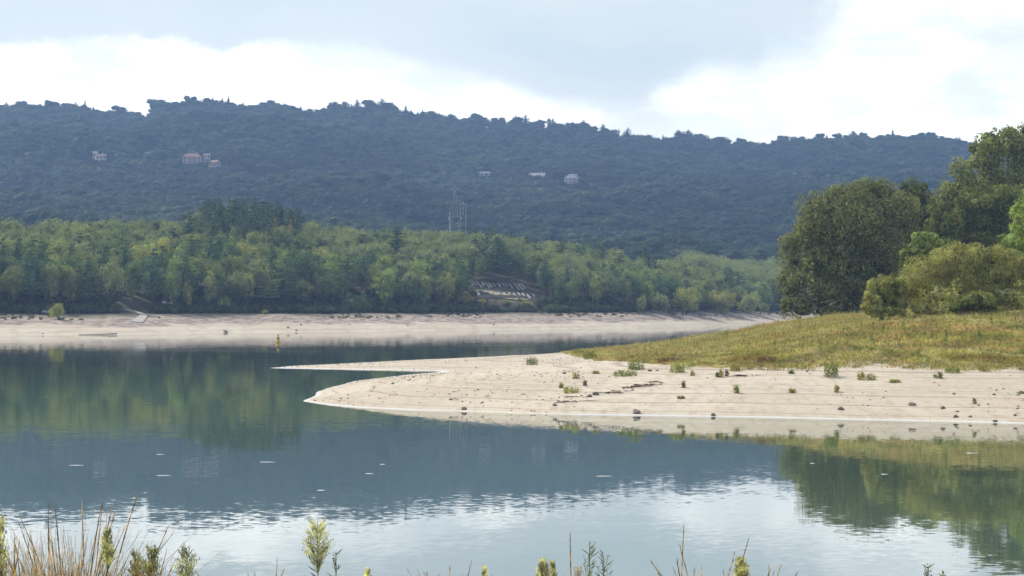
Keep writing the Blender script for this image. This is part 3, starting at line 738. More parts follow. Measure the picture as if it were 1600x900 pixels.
# ------------------------------------------------------------------ single trees on the ridge line
ridge = [(10, 160, 'pine', 'rounded tree near the left end of the ridge line'), (88, 160, 'pine', 'pointed tree on the ridge above the left village, first of two clusters'), (118, 160, 'pine', 'tree of the small ridge cluster left of the dip'),
 (133, 157, 'conifer', 'pointed tree at the right end of the small ridge cluster left of the dip'), (243, 158, 'pine', 'tree on the right rim of the ridge notch'), (254, 155, 'broadleaf', 'broad tree just right of the ridge notch'),
 (332, 151, 'conifer', 'pointed tree of the tallest ridge group, left one'), (347, 152, 'conifer', 'pointed tree of the tallest ridge group, middle one'), (357, 150, 'conifer', 'pointed tree of the tallest ridge group, right one'), (380, 158, 'conifer', 'small pointed tree right of the tallest ridge group'),
 (420, 161, 'conifer', 'small pointed ridge tree between the two high groves'), (444, 160, 'conifer', 'slim ridge tree in the middle of the skyline left half'), (470, 164, 'conifer', 'last pointed ridge tree before the square grove'),
 (522, 157, 'broadleaf', 'leftmost tree of the square-topped ridge grove'), (540, 158, 'broadleaf', 'second tree of the square-topped ridge grove'), (558, 156, 'pine', 'third tree of the square-topped ridge grove'), (576, 158, 'pine', 'middle tree of the square-topped ridge grove'),
 (597, 154, 'pine', 'highest tree of the square-topped ridge grove'), (611, 158, 'broadleaf', 'right end tree of the square-topped ridge grove'), (634, 164, 'conifer', 'pointed tree right of the square-topped grove'), (660, 171, 'conifer', 'pointed tree on the falling ridge, left one'), (678, 174, 'broadleaf', 'round tree on the falling ridge, right one'),
 (708, 178, 'broadleaf', 'lone round bush-like tree on the middle ridge'), (806, 180, 'conifer', 'thin pointed tree left of the paired ridge trees'), (821, 180, 'pine', 'broad dark tree left of the paired ridge trees'), (858, 183, 'slender', 'left one of the paired slim ridge trees'), (865, 184, 'slender', 'right one of the paired slim ridge trees'),
 (895, 189, 'slender', 'slim tree standing apart right of the paired ridge trees'), (912, 188, 'pine', 'wide dark tree on the right ridge hump'), (942, 194, 'pine', 'dark tree at the edge before the ridge steps down'), (961, 201, 'broadleaf', 'round tree just below the ridge step'), (980, 200, 'pine', 'pointed tree below the ridge step'),
 (1036, 210, 'conifer', 'small pointed tree left of the big lone ridge tree'), (1062, 202, 'broadleaf', 'left half of the big twin-crowned ridge tree'), (1074, 202, 'broadleaf', 'right half of the big twin-crowned ridge tree'), (1092, 212, 'conifer', 'small pointed tree right of the big lone ridge tree'),
 (1206, 218, 'conifer', 'tiny pointed tree in the lowest saddle of the ridge'), (1240, 212, 'broadleaf', 'rounded dark tree rising from the right saddle'), (1277, 208, 'conifer', 'pointed tree right of the rounded saddle tree, left one'), (1292, 209, 'conifer', 'pointed tree right of the rounded saddle tree, right one'),
 (1310, 206, 'broadleaf', 'broad tree left of the round-topped ridge tree'), (1332, 203, 'broadleaf', 'round-topped tree on the right ridge shoulder'), (1395, 202, 'conifer', 'small pointed tree on the right hilltop')]
for a, yt, k, lab in ridge:
    D = 2625.; x = float(U(a))*D; z = float(z_far(x, D)); h = max(7., H+(HOR-yt)/F*D-z)
    w = h*{'broadleaf': .9, 'slender': .5, 'pine': .75, 'conifer': .62}[k]
    put_tree(k, x, D, z, h, w, (.01, .018, .012), label=lab, group='trees standing out on the ridge line')

# ------------------------------------------------------------------ buildings on the hill
def gable_house(name, q, L, Wd, hw, hr, wall, roof, label, rz=0., hip=False, wins=3, porch=False, chimney=True):
    o = link(name, None, loc=(q[0], q[1], q[2]-.3), rot=(0, 0, rz)); tag(o, label, 'house')
    mb = MB(); mb.box((0, 0, hw/2), (L, Wd, hw))
    if not hip: mb.add([(-L/2, -Wd/2, hw), (-L/2, Wd/2, hw), (-L/2, 0, hw+hr), (L/2, -Wd/2, hw), (L/2, Wd/2, hw), (L/2, 0, hw+hr)], f3=[(0, 2, 1), (3, 4, 5)])
    link('wall', mb.mesh('wall', wall), o)
    mb = MB(); e = .4; t = .2; rl = L/2+e if not hip else L/2-Wd*.45
    up = np.array([(-rl, 0, hw+hr), (rl, 0, hw+hr), (L/2+e, -Wd/2-e, hw-.1), (-L/2-e, -Wd/2-e, hw-.1), (L/2+e, Wd/2+e, hw-.1), (-L/2-e, Wd/2+e, hw-.1)])+[0, 0, .15]
    V = np.vstack([up, up-[0, 0, t]])
    f4 = [(3, 2, 1, 0), (0, 1, 4, 5), (6, 7, 8, 9), (11, 10, 7, 6), (2, 3, 9, 8), (5, 4, 10, 11)]; f3 = [(1, 2, 4), (0, 5, 3)] if hip else []
    if not hip: f4 += [(1, 2, 8, 7), (1, 7, 10, 4), (0, 6, 9, 3), (0, 5, 11, 6)]
    mb.add(V, f4, f3); rf = link('roof', mb.mesh('roof', roof), o)
    if chimney:
        mb = MB(); mb.box((L*.25, Wd*.1, hw+hr+.3), (.8, .8, 1.8)); mb.box((L*.25, Wd*.1, hw+hr+1.26), (1., 1., .12)); link('chimney', mb.mesh('chimney', wall), rf)
    storeys = 2 if hw > 4.5 else 1
    for st in range(storeys):
        for k in range(wins):
            xw = -L/2+L*(k+.5)/wins; zw = hw/storeys*(st+.55)
            mb = MB(); mb.box((xw, -Wd/2-.02, zw), (1.1, .12, 1.3)); link('window', mb.mesh('window', M['window']), o)
    mb = MB(); mb.box((L*.08, -Wd/2-.03, 1.05), (1.0, .14, 2.1)); link('door', mb.mesh('door', M['driftwood']), o)
    if porch:
        mb = MB(); mb.box((0, -Wd/2-1.4, .3), (L*.95, 2.6, .5)); link('terrace', mb.mesh('terrace', M['white_wall']), o)
        for k in range(6):
            mb = MB(); mb.tube([(-L*.45+L*.18*k, -Wd/2-2.5, .5), (-L*.45+L*.18*k, -Wd/2-2.5, hw)], .16, 8); link('pillar', mb.mesh('pillar', M['white_wall']), o)
    return o
hd = {k: q for q, k, a in hp}
gable_house('farmhouse', hd['cream_l'], 8, 6, 5.2, 1.8, M['white_wall'], M['red_tile'], 'cream farmhouse with low red roof beside a grey tower, far left on the hill', .3)
gable_house('tower_house', hd['tower'], 3.6, 4, 7.0, .9, M['concrete'], M['grey_tile'], 'narrow grey tower-like house left of the cream farmhouse', .0, wins=1, chimney=False)
gable_house('ruined_house', hd['ruin'], 6, 5, 4.6, 1.2, M['concrete'], M['grey_tile'], 'small faded grey house alone between the two groups of hill houses', -.2, wins=2)
gable_house('manor_house', hd['manor'], 15, 9, 5.6, 2.8, M['pink_wall'], M['red_tile'], 'big pink-walled house with broad red roof on the left hillside', .15, True, 4)
mh = hd['manor']; xa, Da = mh[0]+12.0, mh[1]+1
gable_house('annex_house', (xa, Da, float(z_far(xa, Da))+1.2), 5, 5, 5.2, 1.2, M['white_wall'], M['red_tile'], 'white annex with dark windows at the right side of the pink house', -.1, wins=2, chimney=False)
gable_house('cottage', hd['cube'], 6, 5.5, 4.0, 1.6, M['white_wall'], M['red_tile'], 'small white cottage right of the pink house on the left hillside', -.5, wins=2, chimney=False)
gable_house('roofed_house', hd['hidden'], 13, 8, 3.4, 2.6, M['pink_wall'], M['grey_tile'], 'house with pale grey roof half hidden by trees left of the yellow shed', -.25)
gable_house('shed', hd['shed'], 4.2, 3.5, 2.4, .9, plain('yellow_wall', (.6, .52, .3)), M['grey_tile'], 'small yellowish shed between the two grey-roofed hill houses', 0, wins=1, chimney=False)
gable_house('villa', hd['villa'], 16, 10, 4.6, 3.4, M['white_wall'], M['grey_tile'], 'large villa with grey hipped roof and pillared terrace above the earth patch', 0, True, 5, True, False)
gable_house('gabled_house', hd['gable'], 13, 6.5, 4.2, 2.6, M['white_wall'], M['red_tile'], 'white-gabled house with long red roof right of the electricity pylon', -.75, wins=3, chimney=False)
gable_house('barn', hd['slab'], 9, 5, 2.6, 1.2, M['white_wall'], M['grey_tile'], 'low pale barn alone on the hillside right of the pylon top', .1, wins=2, chimney=False)
# bare patch below the villa
def ground_patch(name, px0, py0, w_, h_, mat, label, d0=1010, lift=.25, zf=z_far):
    c = march(zf, px0, py0, d0, 2700, 5000)
    th = np.linspace(0, 2*pi, 29)[:-1]; a = w_/F*c[1]/2
    y1 = march(zf, px0, py0-h_/2, d0, 2700, 5000); b2 = max(4., (y1[1]-c[1]) if y1 else 12.)
    rr = 1+.25*np.sin(3*th+px0)+.1*np.sin(7*th)
    R = np.concatenate([np.zeros(1), np.repeat([.5, 1.], 28)]); T = np.concatenate([[0], th, th]); K = np.concatenate([[1], rr, rr])
    x = c[0]+np.cos(T)*R*K*a; y = c[1]+np.sin(T)*R*K*b2; z = zf(x, y)+lift
    f3 = [(0, 1+i, 1+(i+1) % 28) for i in range(28)]; f4 = [(1+i, 29+i, 29+(i+1) % 28, 1+(i+1) % 28) for i in range(28)]
    o = link(name, mesh_np(name, np.c_[x, y, z], [np.array(f4), np.array(f3)], mat, True)); tag(o, label, kind='structure'); return o
ground_patch('bare_ground', 919, 298, 26, 8, M['earth'], 'bare reddish earth patch below the villa')
ground_patch('terrace_ground', 1000, 281, 36, 4, M['earth'], 'thin bare terrace line right of the villa')
M['meadow'] = plain('meadow', (.10, .115, .04), .95, .05, .3)
ground_patch('meadow', 1290, 272, 150, 8, M['meadow'], 'pale green meadow strip on the right hillside')
ground_patch('hilltop_meadow', 660, 192, 40, 3, M['meadow'], 'small pale meadow just under the ridge')

# ------------------------------------------------------------------ electricity pylon, H-frame and pole
def pylon():
    D = 1010.; x = float(U(711))*D; z = float(z_far(x, D)); top = H+(HOR-287)/F*D; h = top-z
    o = link('electricity_pylon', None, loc=(x, D, z)); tag(o, 'thin steel lattice pylon with cross-arms rising behind the wood', 'pylon')
    mb = MB(); wb = 2.4
    wz = lambda t: wb*(1-.86*t)
    cs = [(-1, -1), (1, -1), (1, 1), (-1, 1)]
    for sx, sy in cs: mb.tube([(sx*wz(0)/1, sy*wz(0), -.5), (sx*wz(.75), sy*wz(.75), h*.75), (sx*.12, sy*.12, h*.97)], .06, 4)
    for k in range(12):
        t0, t1 = k/13, (k+1)/13
        for q in range(4):
            a, b_ = cs[q], cs[(q+1) % 4]
            mb.tube([(a[0]*wz(t0), a[1]*wz(t0), h*t0), (b_[0]*wz(t1), b_[1]*wz(t1), h*t1)], .03, 4)
            mb.tube([(b_[0]*wz(t0), b_[1]*wz(t0), h*t0), (a[0]*wz(t1), a[1]*wz(t1), h*t1)], .03, 4)
    mb.tube([(0, 0, h*.9), (0, 0, h)], .09, 5)
    link('lattice_mast', mb.mesh('lattice_mast', M['steel']), o)
    for zz_, L in ((h*.955-0, 1.2), (h*.82, 3.4), (h*.66, 2.6)):
        m = MB(); m.tube([(-L, 0, zz_), (0, 0, zz_+.5), (L, 0, zz_)], .12, 5); m.tube([(-L, 0, zz_), (L, 0, zz_)], .12, 5); link('cross_arm', m.mesh('cross_arm', M['steel']), o)
        for sx in (-1, 1):
            m = MB(); m.lathe([(.0, 0), (.15, -.1), (.15, -.9), (0, -1)], 8, (sx*L*.95, 0, zz_)); link('insulator', m.mesh('insulator', M['white_wall']), o)
pylon()
def hframe():
    D = 930.; x = float(U(723.5))*D; z = float(z_far(x, D)); top = H+(HOR-319)/F*D; h = top-z; w = 4.4/F*D
    o = link('power_line_frame', None, loc=(x, D, z)); tag(o, 'twin-pole H-shaped power line support right of the pylon', 'utility pole')
    for s in (-1, 1):
        m = MB(); m.tube([(s*w, 0, -.5), (s*w, 0, h)], [.2, .15], 8); link('pole', m.mesh('pole', M['steel']), o)
    m = MB(); m.box((0, 0, h+.12), (w*2.3, .3, .3)); link('cross_beam', m.mesh('cross_beam', M['concrete']), o)
    m = MB(); m.box((0, 0, h-1.6), (.35, .35, 2.8)); m.box((0, 0, h-3.2), (.7, .5, .4)); link('hanger', m.mesh('hanger', M['steel']), o)
hframe()
D = 860.; x = float(U(703))*D; z = float(z_far(x, D)); h = H+(HOR-332)/F*D-z
o = link('utility_pole', None, loc=(x, D, z)); tag(o, 'single pale concrete pole left of the H-shaped support, behind the wood', 'utility pole')
m = MB(); m.tube([(0, 0, -.5), (0, 0, h)], [.28, .17], 8); link('pole', m.mesh('pole', M['concrete']), o)
m = MB(); m.box((0, 0, h-.35), (1.3, .12, .12)); link('cross_arm', m.mesh('cross_arm', M['steel']), o)

# ------------------------------------------------------------------ things on the far shore
# ramp
cl = [(186, 481), (196, 484), (208, 487), (218, 489.5), (224, 492), (223, 496), (218, 500), (213, 504)]
wpx = [2.2, 2.6, 3.2, 4, 5, 6.5, 8, 9.5]
L_ = []; R_ = []
for (a, b_), w_ in zip(cl, wpx):
    q = march(z_far, a, b_, 560, 760, 5000)
    if q is None: continue
    x, D, z = q; hw = w_/F*D
    for lst, sg in ((L_, -1), (R_, 1)):
        lst.append((x+sg*hw, D, float(z_far(x+sg*hw, D))+.22))
n = len(L_); T = np.array(L_+R_); T = np.vstack([T, T-[0, 0, .35]])
f4 = [(i, n+i, n+i+1, i+1) for i in range(n-1)]+[(i, i+1, 2*n+i+1, 2*n+i) for i in range(n-1)]+[(n+i, 3*n+i, 3*n+i+1, n+i+1) for i in range(n-1)]+[(n-1, 2*n-1, 4*n-1, 3*n-1), (0, 2*n, 3*n, n)]
tag(link('ramp_path', mesh_np('ramp_path', T, np.array(f4), M['concrete'])), 'pale concrete boat ramp curving from the wood down to the far beach', kind='structure')
# stone slabs
mbq = []
slab_px = [(733+k*6.3, 442+k*.35, 5.5, 'upper') for k in range(14)]+[(744+k*7.2, 456+k*.45, 4, 'lower') for k in range(13)]
for i, (a, b_, ln, row) in enumerate(slab_px):
    a += random.uniform(-1.6, 1.6); b_ += random.uniform(-1.2, 1.2); ln *= random.uniform(.6, 1.5)
    q0 = march(z_far, a, b_, 660, 960, 4000); q1 = march(z_far, a+ln, b_+ln*1.1, 660, 960, 4000)
    if not q0 or not q1: continue
    p0, p1 = np.array(q0)+[0, 0, .35], np.array(q1)+[0, 0, .35]
    if abs(p0[1]-p1[1]) > 40: continue
    d = unit(p1-p0); s = np.array([.27, .0, 0])*random.uniform(.7, 1.2); n_ = np.array([0, 0, .2])
    V = [p0-s-n_, p0+s-n_, p1+s-n_, p1-s-n_, p0-s*.9+n_, p0+s*.9+n_, p1+s*.9+n_, p1-s*.9+n_]
    m = MB(); m.add(V, [(0, 3, 2, 1), (4, 5, 6, 7), (0, 1, 5, 4), (1, 2, 6, 5), (2, 3, 7, 6), (3, 0, 4, 7)])
    o = link('stone_slab', m.mesh('stone_slab', M['pale_stone']))
    tag(o, f'grey stone slab lying in the {row} slanting row on the open slope', 'stone slab', 'stone slabs on the open slope')
# tan terrace with retaining wall below the slabs
qa = march(z_far, 748, 466, 660, 960, 4000); qb = march(z_far, 822, 467, 660, 960, 4000)
m = MB(); pa, pb = np.array(qa), np.array(qb); nseg = 12; top = []; 
for k in range(nseg+1):
    p = pa+(pb-pa)*k/nseg; zt = float(z_far(p[0], p[1])); top.append((p[0], p[1], zt))
top = np.array(top); hh_ = .9
V = np.vstack([top+[0, 0, hh_], top+[0, .6, hh_], top+[0, 0, -.6], top+[0, .6, -.6]]); k = nseg+1
f4 = [(i, i+1, k+i+1, k+i) for i in range(nseg)]+[(2*k+i, 2*k+i+1, i+1, i) for i in range(nseg)]+[(k+i, k+i+1, 3*k+i+1, 3*k+i) for i in range(nseg)]+[(0, k, 3*k, 2*k), (k-1, 3*k-1, 4*k-1, 2*k-1)]
m.add(V, f4); tag(link('retaining_wall', m.mesh('retaining_wall', M['stone'])), 'low dark stone retaining wall under the rows of slabs', 'wall')
M['drygrass'] = plain('drygrass', (.34, .30, .17), .95, .4, .2)
ground_patch('dry_grass_ground', 785, 462, 72, 6, M['drygrass'], 'strip of pale dry grass between slabs and wall', d0=660, lift=.2)
# hut in the wood and block by the bush
def hut(name, px_, py_, L, Wd, hw, hr, wall, roof, label):
    q = march(z_far, px_, py_, 560, 800, 5000); return gable_house(name, q, L, Wd, hw, hr, wall, roof, label, .2, wins=1, chimney=False)
hut('hut', 262, 481, 2.0, 1.8, 1.5, .5, M['pink_wall'], M['grey_tile'], 'small pink hut among the trunks right of the ramp')
hut('shelter', 76, 491, 2.4, 2, .8, .35, M['white_wall'], M['grey_tile'], 'low whitewashed shelter tucked behind the lone beach bush')
# log and pale stones at the far waterline
qa = march(z_far, 131, 524.4, 500, 700, 8000); qb = march(z_far, 192, 522.6, 500, 700, 8000)
xa, xb_ = float(U(131))*565, float(U(192))*572
m = MB(); pt = [(xa, 558., .08), (xa+3, 559, .16), (xa+6, 560.5, .2), (xb_, 563., .28)]; m.tube(pt, [.04, .08, .10, .12], 8)
m.tube([pt[2], (xa+6.8, 560.3, .6)], [.06, .02], 5)
tag(link('driftwood_log', m.mesh('driftwood_log', M['driftwood'], True)), 'long thin dark driftwood trunk at the waterline below the ramp', 'log')
def rock(px_, py_, size, zf, d0, d1, mat, label, group, name='stone', flat=.6):
    q = march(zf, px_, py_, d0, d1, 5000)
    if q is None: return
    r = np.random.default_rng(int(px_*7+py_)); v, f = ICO2
    k = 1+.35*(r.random((len(ICO1[0]), 1))-.5) if False else 1+.22*np.sin(v@r.normal(size=(3, 1))*3)+.12*r.normal(size=(len(v), 1))*.5
    size *= .44
    V = v*k*np.array([1, r.uniform(.7, 1.), flat])*size/2
    o = link(name, mesh_np(name, V, f, mat, False), loc=(q[0], q[1], q[2]+size*flat*.25), rot=(0, 0, r.uniform(0, 6))); tag(o, label, 'stone', group); return o
for k, (a, b_, s_) in enumerate([(171, 521.6, .9), (175, 521.9, 1.1), (180, 521.8, .9), (184, 521.4, .7)]):
    rock(a, b_, s_, z_far, 540, 700, M['white_fleck'], 'white boulder beside the driftwood trunk, '+['leftmost', 'second from left', 'second from right', 'rightmost'][k], 'white boulders at the driftwood trunk', 'boulder')
for k, (a, b_, s_, t) in enumerate([(67, 521.5, .9, 'dark stone on the far left beach below the lone bush'), (94, 521, .5, 'small dark stone right of the one below the lone bush'), (450, 512.4, 1.6, 'dark boulder on the far beach just right of the buoy'), (463, 516.8, 1.6, 'dark boulder at the far waterline right of the buoy'),
      (470, 508, 1.4, 'dark boulder higher on the beach right of the buoy'), (546, 507.4, 1.3, 'dark boulder alone in the middle of the far beach'), (637, 509, 1.2, 'dark boulder on the beach below the slabs'), (771, 507.7, 1.4, 'dark boulder on the beach right of the buoy near the slabs'),
      (1158, 488, 3.2, 'dark rock outcrop at the right end of the far beach'), (1165, 490, 2.4, 'smaller dark rock beside the outcrop at the right end'), (352, 519, 2.2, 'flat rock at the far waterline left of the buoy')]):
    rock(a, b_, s_, z_far, 500, 900, M['stone'], t, 'dark boulders on the far beach', 'boulder')
# buoy
D = D_of(535.5); x = float(U(434.5))*D
o = link('buoy', None, loc=(x, D, 0)); tag(o, 'yellow buoy with dark-banded tower floating off the far beach', 'buoy')
m = MB(); m.lathe([(0, -.4), (.33, -.38), (.40, -.1), (.40, .32), (.36, .42), (.2, .5), (0, .5)], 24); link('float', m.mesh('float', M['yellow'], True), o)
m = MB()
for q in range(4):
    a = q*pi/2+.4; m.tube([(.28*math.cos(a), .28*math.sin(a), .45), (.10*math.cos(a), .10*math.sin(a), 1.25)], .035, 6)
m.tube([(0, 0, .4), (0, 0, 1.5)], .05, 8); link('tower', m.mesh('tower', M['yellow'], True), o)
m = MB(); m.lathe([(.0, .66), (.26, .66), (.24, .86), (.0, .86)], 16); link('band', m.mesh('band', M['black']), o)
m = MB(); m.lathe([(0, 1.15), (.17, 1.16), (.13, 1.4), (.0, 1.62)], 16); link('topmark', m.mesh('topmark', M['yellow']), o)

# ------------------------------------------------------------------ big trees and shrubs on the near meadow
def big_tree(name, D, base_px, base_py, lobes_px, color, n, size, label, seed, cat='tree', tr=.45, limbs=8, group=None, core=.46, **kw):
    """lobes given as (px, py, rx px, ry px, depth offset m)"""
    k = D/F; x0 = float(U(base_px))*D; z0 = float(z_spit(np.array([x0]), np.array([D]))[0])
    o = link(name, None, loc=(x0, D, z0)); tag(o, label, cat, group)
    L = []
    for (a, b_, rx, ry, dy) in lobes_px:
        Dl = D+dy; L.append((float(U(a))*Dl-x0, dy, H+(HOR-b_)/F*Dl-z0, rx*k, (rx*.5+ry*.5)*k*.95, ry*k))
    c = link('crown', crown_mesh('crown', M['leaf_big'], L, int(n*1.35), size, seed, core=core, under=.9, **kw), o); c.color = (*color, 1)
    mb = MB(); r = np.random.default_rng(seed)
    top = max(l[2] for l in L)
    if cat == 'tree': mb.tube([(0, 0, -.4), (.05, .1, top*.25), (.2, .1, top*.55), (.1, 0, top*.8)], [tr*1.3, tr, tr*.6, tr*.2], 10)
    for l in L:
        s = np.array([.1*r.normal(), .1*r.normal(), top*(.2 if cat == 'tree' else .02)]); e = np.array(l[:3])+[0, 0, l[5]*.3]; mm = s*.5+e*.5+[0, 0, -.08*abs(e[0])]
        mb.tube([s, mm, e], [tr*.45, tr*.3, tr*.1], 6)
    link('trunk' if cat == 'tree' else 'stem', mb.mesh('trunk', M['bark'], True), o)
    return o
OAK = (.074, .082, .036); WIL = (.132, .132, .055)
big_tree('oak_tree', 330, 1325, 495, [(1340, 385, 92, 92, 0), (1352, 322, 72, 40, 2), (1290, 350, 56, 52, -2), (1262, 400, 45, 58, -3), (1238, 448, 27, 36, -4), (1290, 450, 50, 46, -5), (1345, 455, 50, 40, -4), (1395, 350, 48, 52, 0), (1325, 305, 38, 24, 0), (1385, 305, 38, 24, 3), (1400, 420, 42, 60, 2), (1425, 320, 28, 30, 3), (1305, 318, 42, 32, 1), (1266, 362, 38, 34, -1), (1243, 400, 26, 34, -2), (1228, 476, 22, 26, -5), (1255, 484, 32, 20, -5), (1295, 486, 40, 18, -6), (1340, 486, 40, 18, -6), (1385, 485, 40, 18, -5), (1410, 474, 40, 30, 0), (1430, 460, 36, 44, 2)],
         OAK, 62000, .36, 'huge rounded dark oak at the left edge of the trees on the near meadow', 401, nclump=26, clump=.26, tr=.6)
big_tree('oak_tree', 352, 1440, 490, [(1425, 300, 24, 22, 0), (1412, 292, 14, 13, 0), (1444, 292, 13, 14, 0), (1430, 350, 40, 55, 2)],
         (.045, .056, .02), 11000, .36, 'dark tree top showing behind the right shoulder of the huge oak', 402, nclump=18, clump=.34, tr=.4)
big_tree('alder_tree', 372, 1560, 488, [(1484, 310, 28, 40, -2), (1470, 345, 26, 44, -3), (1560, 230, 42, 34, 0), (1530, 250, 34, 34, -1), (1590, 225, 36, 34, 0), (1510, 285, 38, 40, -2), (1550, 300, 62, 52, 0), (1620, 260, 50, 60, 1), (1500, 330, 44, 46, -2), (1490, 380, 42, 60, 0), (1580, 380, 70, 70, 2), (1660, 320, 60, 80, 4), (1545, 215, 26, 18, 0), (1580, 208, 24, 18, 0), (1605, 204, 20, 16, 0), (1520, 232, 16, 14, -1)],
         (.092, .102, .040), 46000, .40, 'tallest light green tree at the right edge with ragged top', 403, nclump=24, clump=.28, tr=.5, up=.9)
big_tree('oak_tree', 345, 1525, 488, [(1540, 320, 50, 32, 0), (1500, 340, 34, 34, -1), (1580, 330, 42, 40, 0), (1480, 375, 34, 40, -1), (1550, 380, 60, 50, 1), (1610, 350, 34, 44, 2), (1462, 345, 18, 40, 0)],
         (.06, .072, .024), 30000, .36, 'dark middle oak between the huge oak and the right edge', 404, nclump=22, clump=.3, tr=.45)
big_tree('poplar_tree', 248, 1615, 487, [(1598, 345, 26, 28, 0), (1580, 375, 20, 18, -1), (1612, 320, 24, 26, 0), (1625, 370, 34, 40, 1), (1590, 400, 24, 22, 0), (1640, 420, 40, 50, 2), (1573, 386, 10, 8, -1)],
         (.10, .13, .038), 16000, .25, 'bright lime-green tree cut by the right edge of the picture', 405, nclump=20, clump=.34, tr=.3, core=.55)
big_tree('poplar_tree', 222, 1440, 489, [(1440, 385, 20, 24, 0), (1425, 405, 18, 22, 0), (1455, 372, 13, 15, 0), (1440, 430, 28, 34, 0), (1462, 395, 18, 22, 1)],
         (.085, .105, .042), 11000, .2, 'small grey-green tree behind the left side of the willow', 406, nclump=18, clump=.34, tr=.2, core=.55)
big_tree('willow_shrub', 207, 1500, 488, [(1500, 430, 62, 46, 0), (1455, 440, 48, 42, -1), (1545, 428, 54, 44, 0), (1590, 438, 44, 42, 1), (1500, 405, 44, 26, 0), (1540, 398, 38, 20, 0), (1475, 462, 50, 26, -4), (1575, 462, 54, 24, -3), (1420, 452, 30, 30, -1), (1640, 448, 40, 34, 2), (1525, 474, 50, 18, -5), (1440, 484, 34, 16, -4), (1480, 486, 40, 14, -5), (1525, 487, 40, 14, -5), (1570, 486, 44, 16, -4), (1615, 484, 38, 18, -2)],
         WIL, 52000, .17, 'wide rounded golden-green willow shrub on the near meadow', 407, cat='bush', nclump=24, clump=.28, tr=.2, up=1.1, aspect=.38)
big_tree('willow_shrub', 203, 1378, 489, [(1378, 455, 26, 27, 0), (1395, 465, 26, 24, 0), (1362, 474, 18, 20, -1), (1400, 445, 18, 18, 0), (1375, 484, 26, 14, -1), (1400, 484, 24, 14, 0)],
         (.135, .14, .058), 16000, .16, 'smaller golden-green willow shrub in front of the huge oak', 408, cat='bush', nclump=22, clump=.3, tr=.15, up=1.1, aspect=.38)
big_tree('hole_shade_foliage', 199, 1500, 492, [(1502, 478, 20, 12, 0), (1530, 476, 26, 12, 1), (1515, 470, 18, 12, 0)],
         (.055, .065, .026), 6000, .16, 'dark foliage imitating the shaded hole at the foot of the wide willow', 409, cat='bush', nclump=14, clump=.36, tr=.12)  # dark leaf colour stands in for the shaded hole under the willow

# ------------------------------------------------------------------ grass on the near meadow
def tuft_mesh(name, mat, seed, n=30, h=.5, spread=.45, wd=.03, lean=.35):
    r = np.random.default_rng(seed); bx = r.normal(size=(n, 2))*spread*.45; a = r.uniform(0, 2*pi, n); l = r.random(n)*lean; hh = h*(.5+.6*r.random(n))
    d = np.c_[np.cos(a), np.sin(a)]; p0 = np.c_[bx, np.full(n, -.05)]; p1 = np.c_[bx+d*(l*hh*.3)[:, None], hh*.6]; p2 = np.c_[bx+d*(l*hh)[:, None], hh]
    b2 = r.uniform(0, pi, n); s = np.c_[np.cos(b2), np.sin(b2), np.zeros(n)]*wd*.5
    V = np.stack([p0-s, p0+s, p1+s*.8, p1-s*.8, p2+s*.12, p2-s*.12], 1).reshape(-1, 3); i = np.arange(n)[:, None]*6
    return mesh_np(name, V, np.concatenate([i+[0, 1, 2, 3], i+[3, 2, 4, 5]]), mat)
n0 = 150000; yy = 160+300*rng.random(n0)**1.7; xx = U(rng.uniform(865, 1760, n0))*yy
a = 800+F*xx/yy; kp = (a > 870) & (a < 1750); xx, yy = xx[kp], yy[kp]
g = grass_mask(xx, yy); kp = rng.random(len(xx)) < np.clip(g*1.15-.12, 0, 1)*(.78+1.7*fbm(xx*.14, yy*.12, 3)); xx, yy = xx[kp], yy[kp]; zz = z_spit(xx, yy)
n = len(xx); src = [tuft_mesh('grass_tuft', M['grass'], 500+k, 26, .42, .7, .045) for k in range(4)]+[tuft_mesh('grass_tuft', M['grass'], 510+k, 9, .8, .4, .03, .2) for k in range(2)]
ix = np.where(rng.random(n) < .14, 4+rng.integers(0, 2, n), rng.integers(0, 4, n)); s = rng.uniform(.5, 1.15, n)*(1+1.0*fbm(xx*.08, yy*.05, 3))*np.interp(yy, [165, 200, 280], [.6, .8, 1.])*np.interp(800+F*xx/yy, [870, 1000], [.4, 1.])
tag(scatter('meadow_grass', np.stack([xx, yy, zz], -1), np.stack([s*1.1, s*1.1, s], -1), rng.uniform(0, 6.28, n), ix, src), 'dry golden, rusty and green grass covering the near meadow', 'grass', kind='stuff')
# gravel
n0 = 16000; xx = rng.uniform(-30, 70, n0); yy = rng.uniform(138, 280, n0); sd = sdist(xx, yy)
kp = (sd > .5) & (rng.random(n0) < .1+.9*(fbm(xx*.08, yy*.05, 3) > .03)); kp &= grass_mask(xx, yy) < .5; xx, yy = xx[kp], yy[kp]; zz = z_spit(xx, yy); n = len(xx)
src = []
for k in range(3):
    r = np.random.default_rng(530+k); v, f = ico(0); src.append(mesh_np('pebble', v*(1+.3*r.normal(size=(len(v), 1))*.5)*[.5, .45, .28], f, M['stone']))
s = .05+.10*rng.random(n)**3*1.6
tag(scatter('gravel', np.stack([xx, yy, zz+.01], -1), np.stack([s, s, s], -1), rng.uniform(0, 6.28, n), rng.integers(0, 3, n), src), 'scattered small dark pebbles on the pale sand spit', 'gravel', kind='stuff')

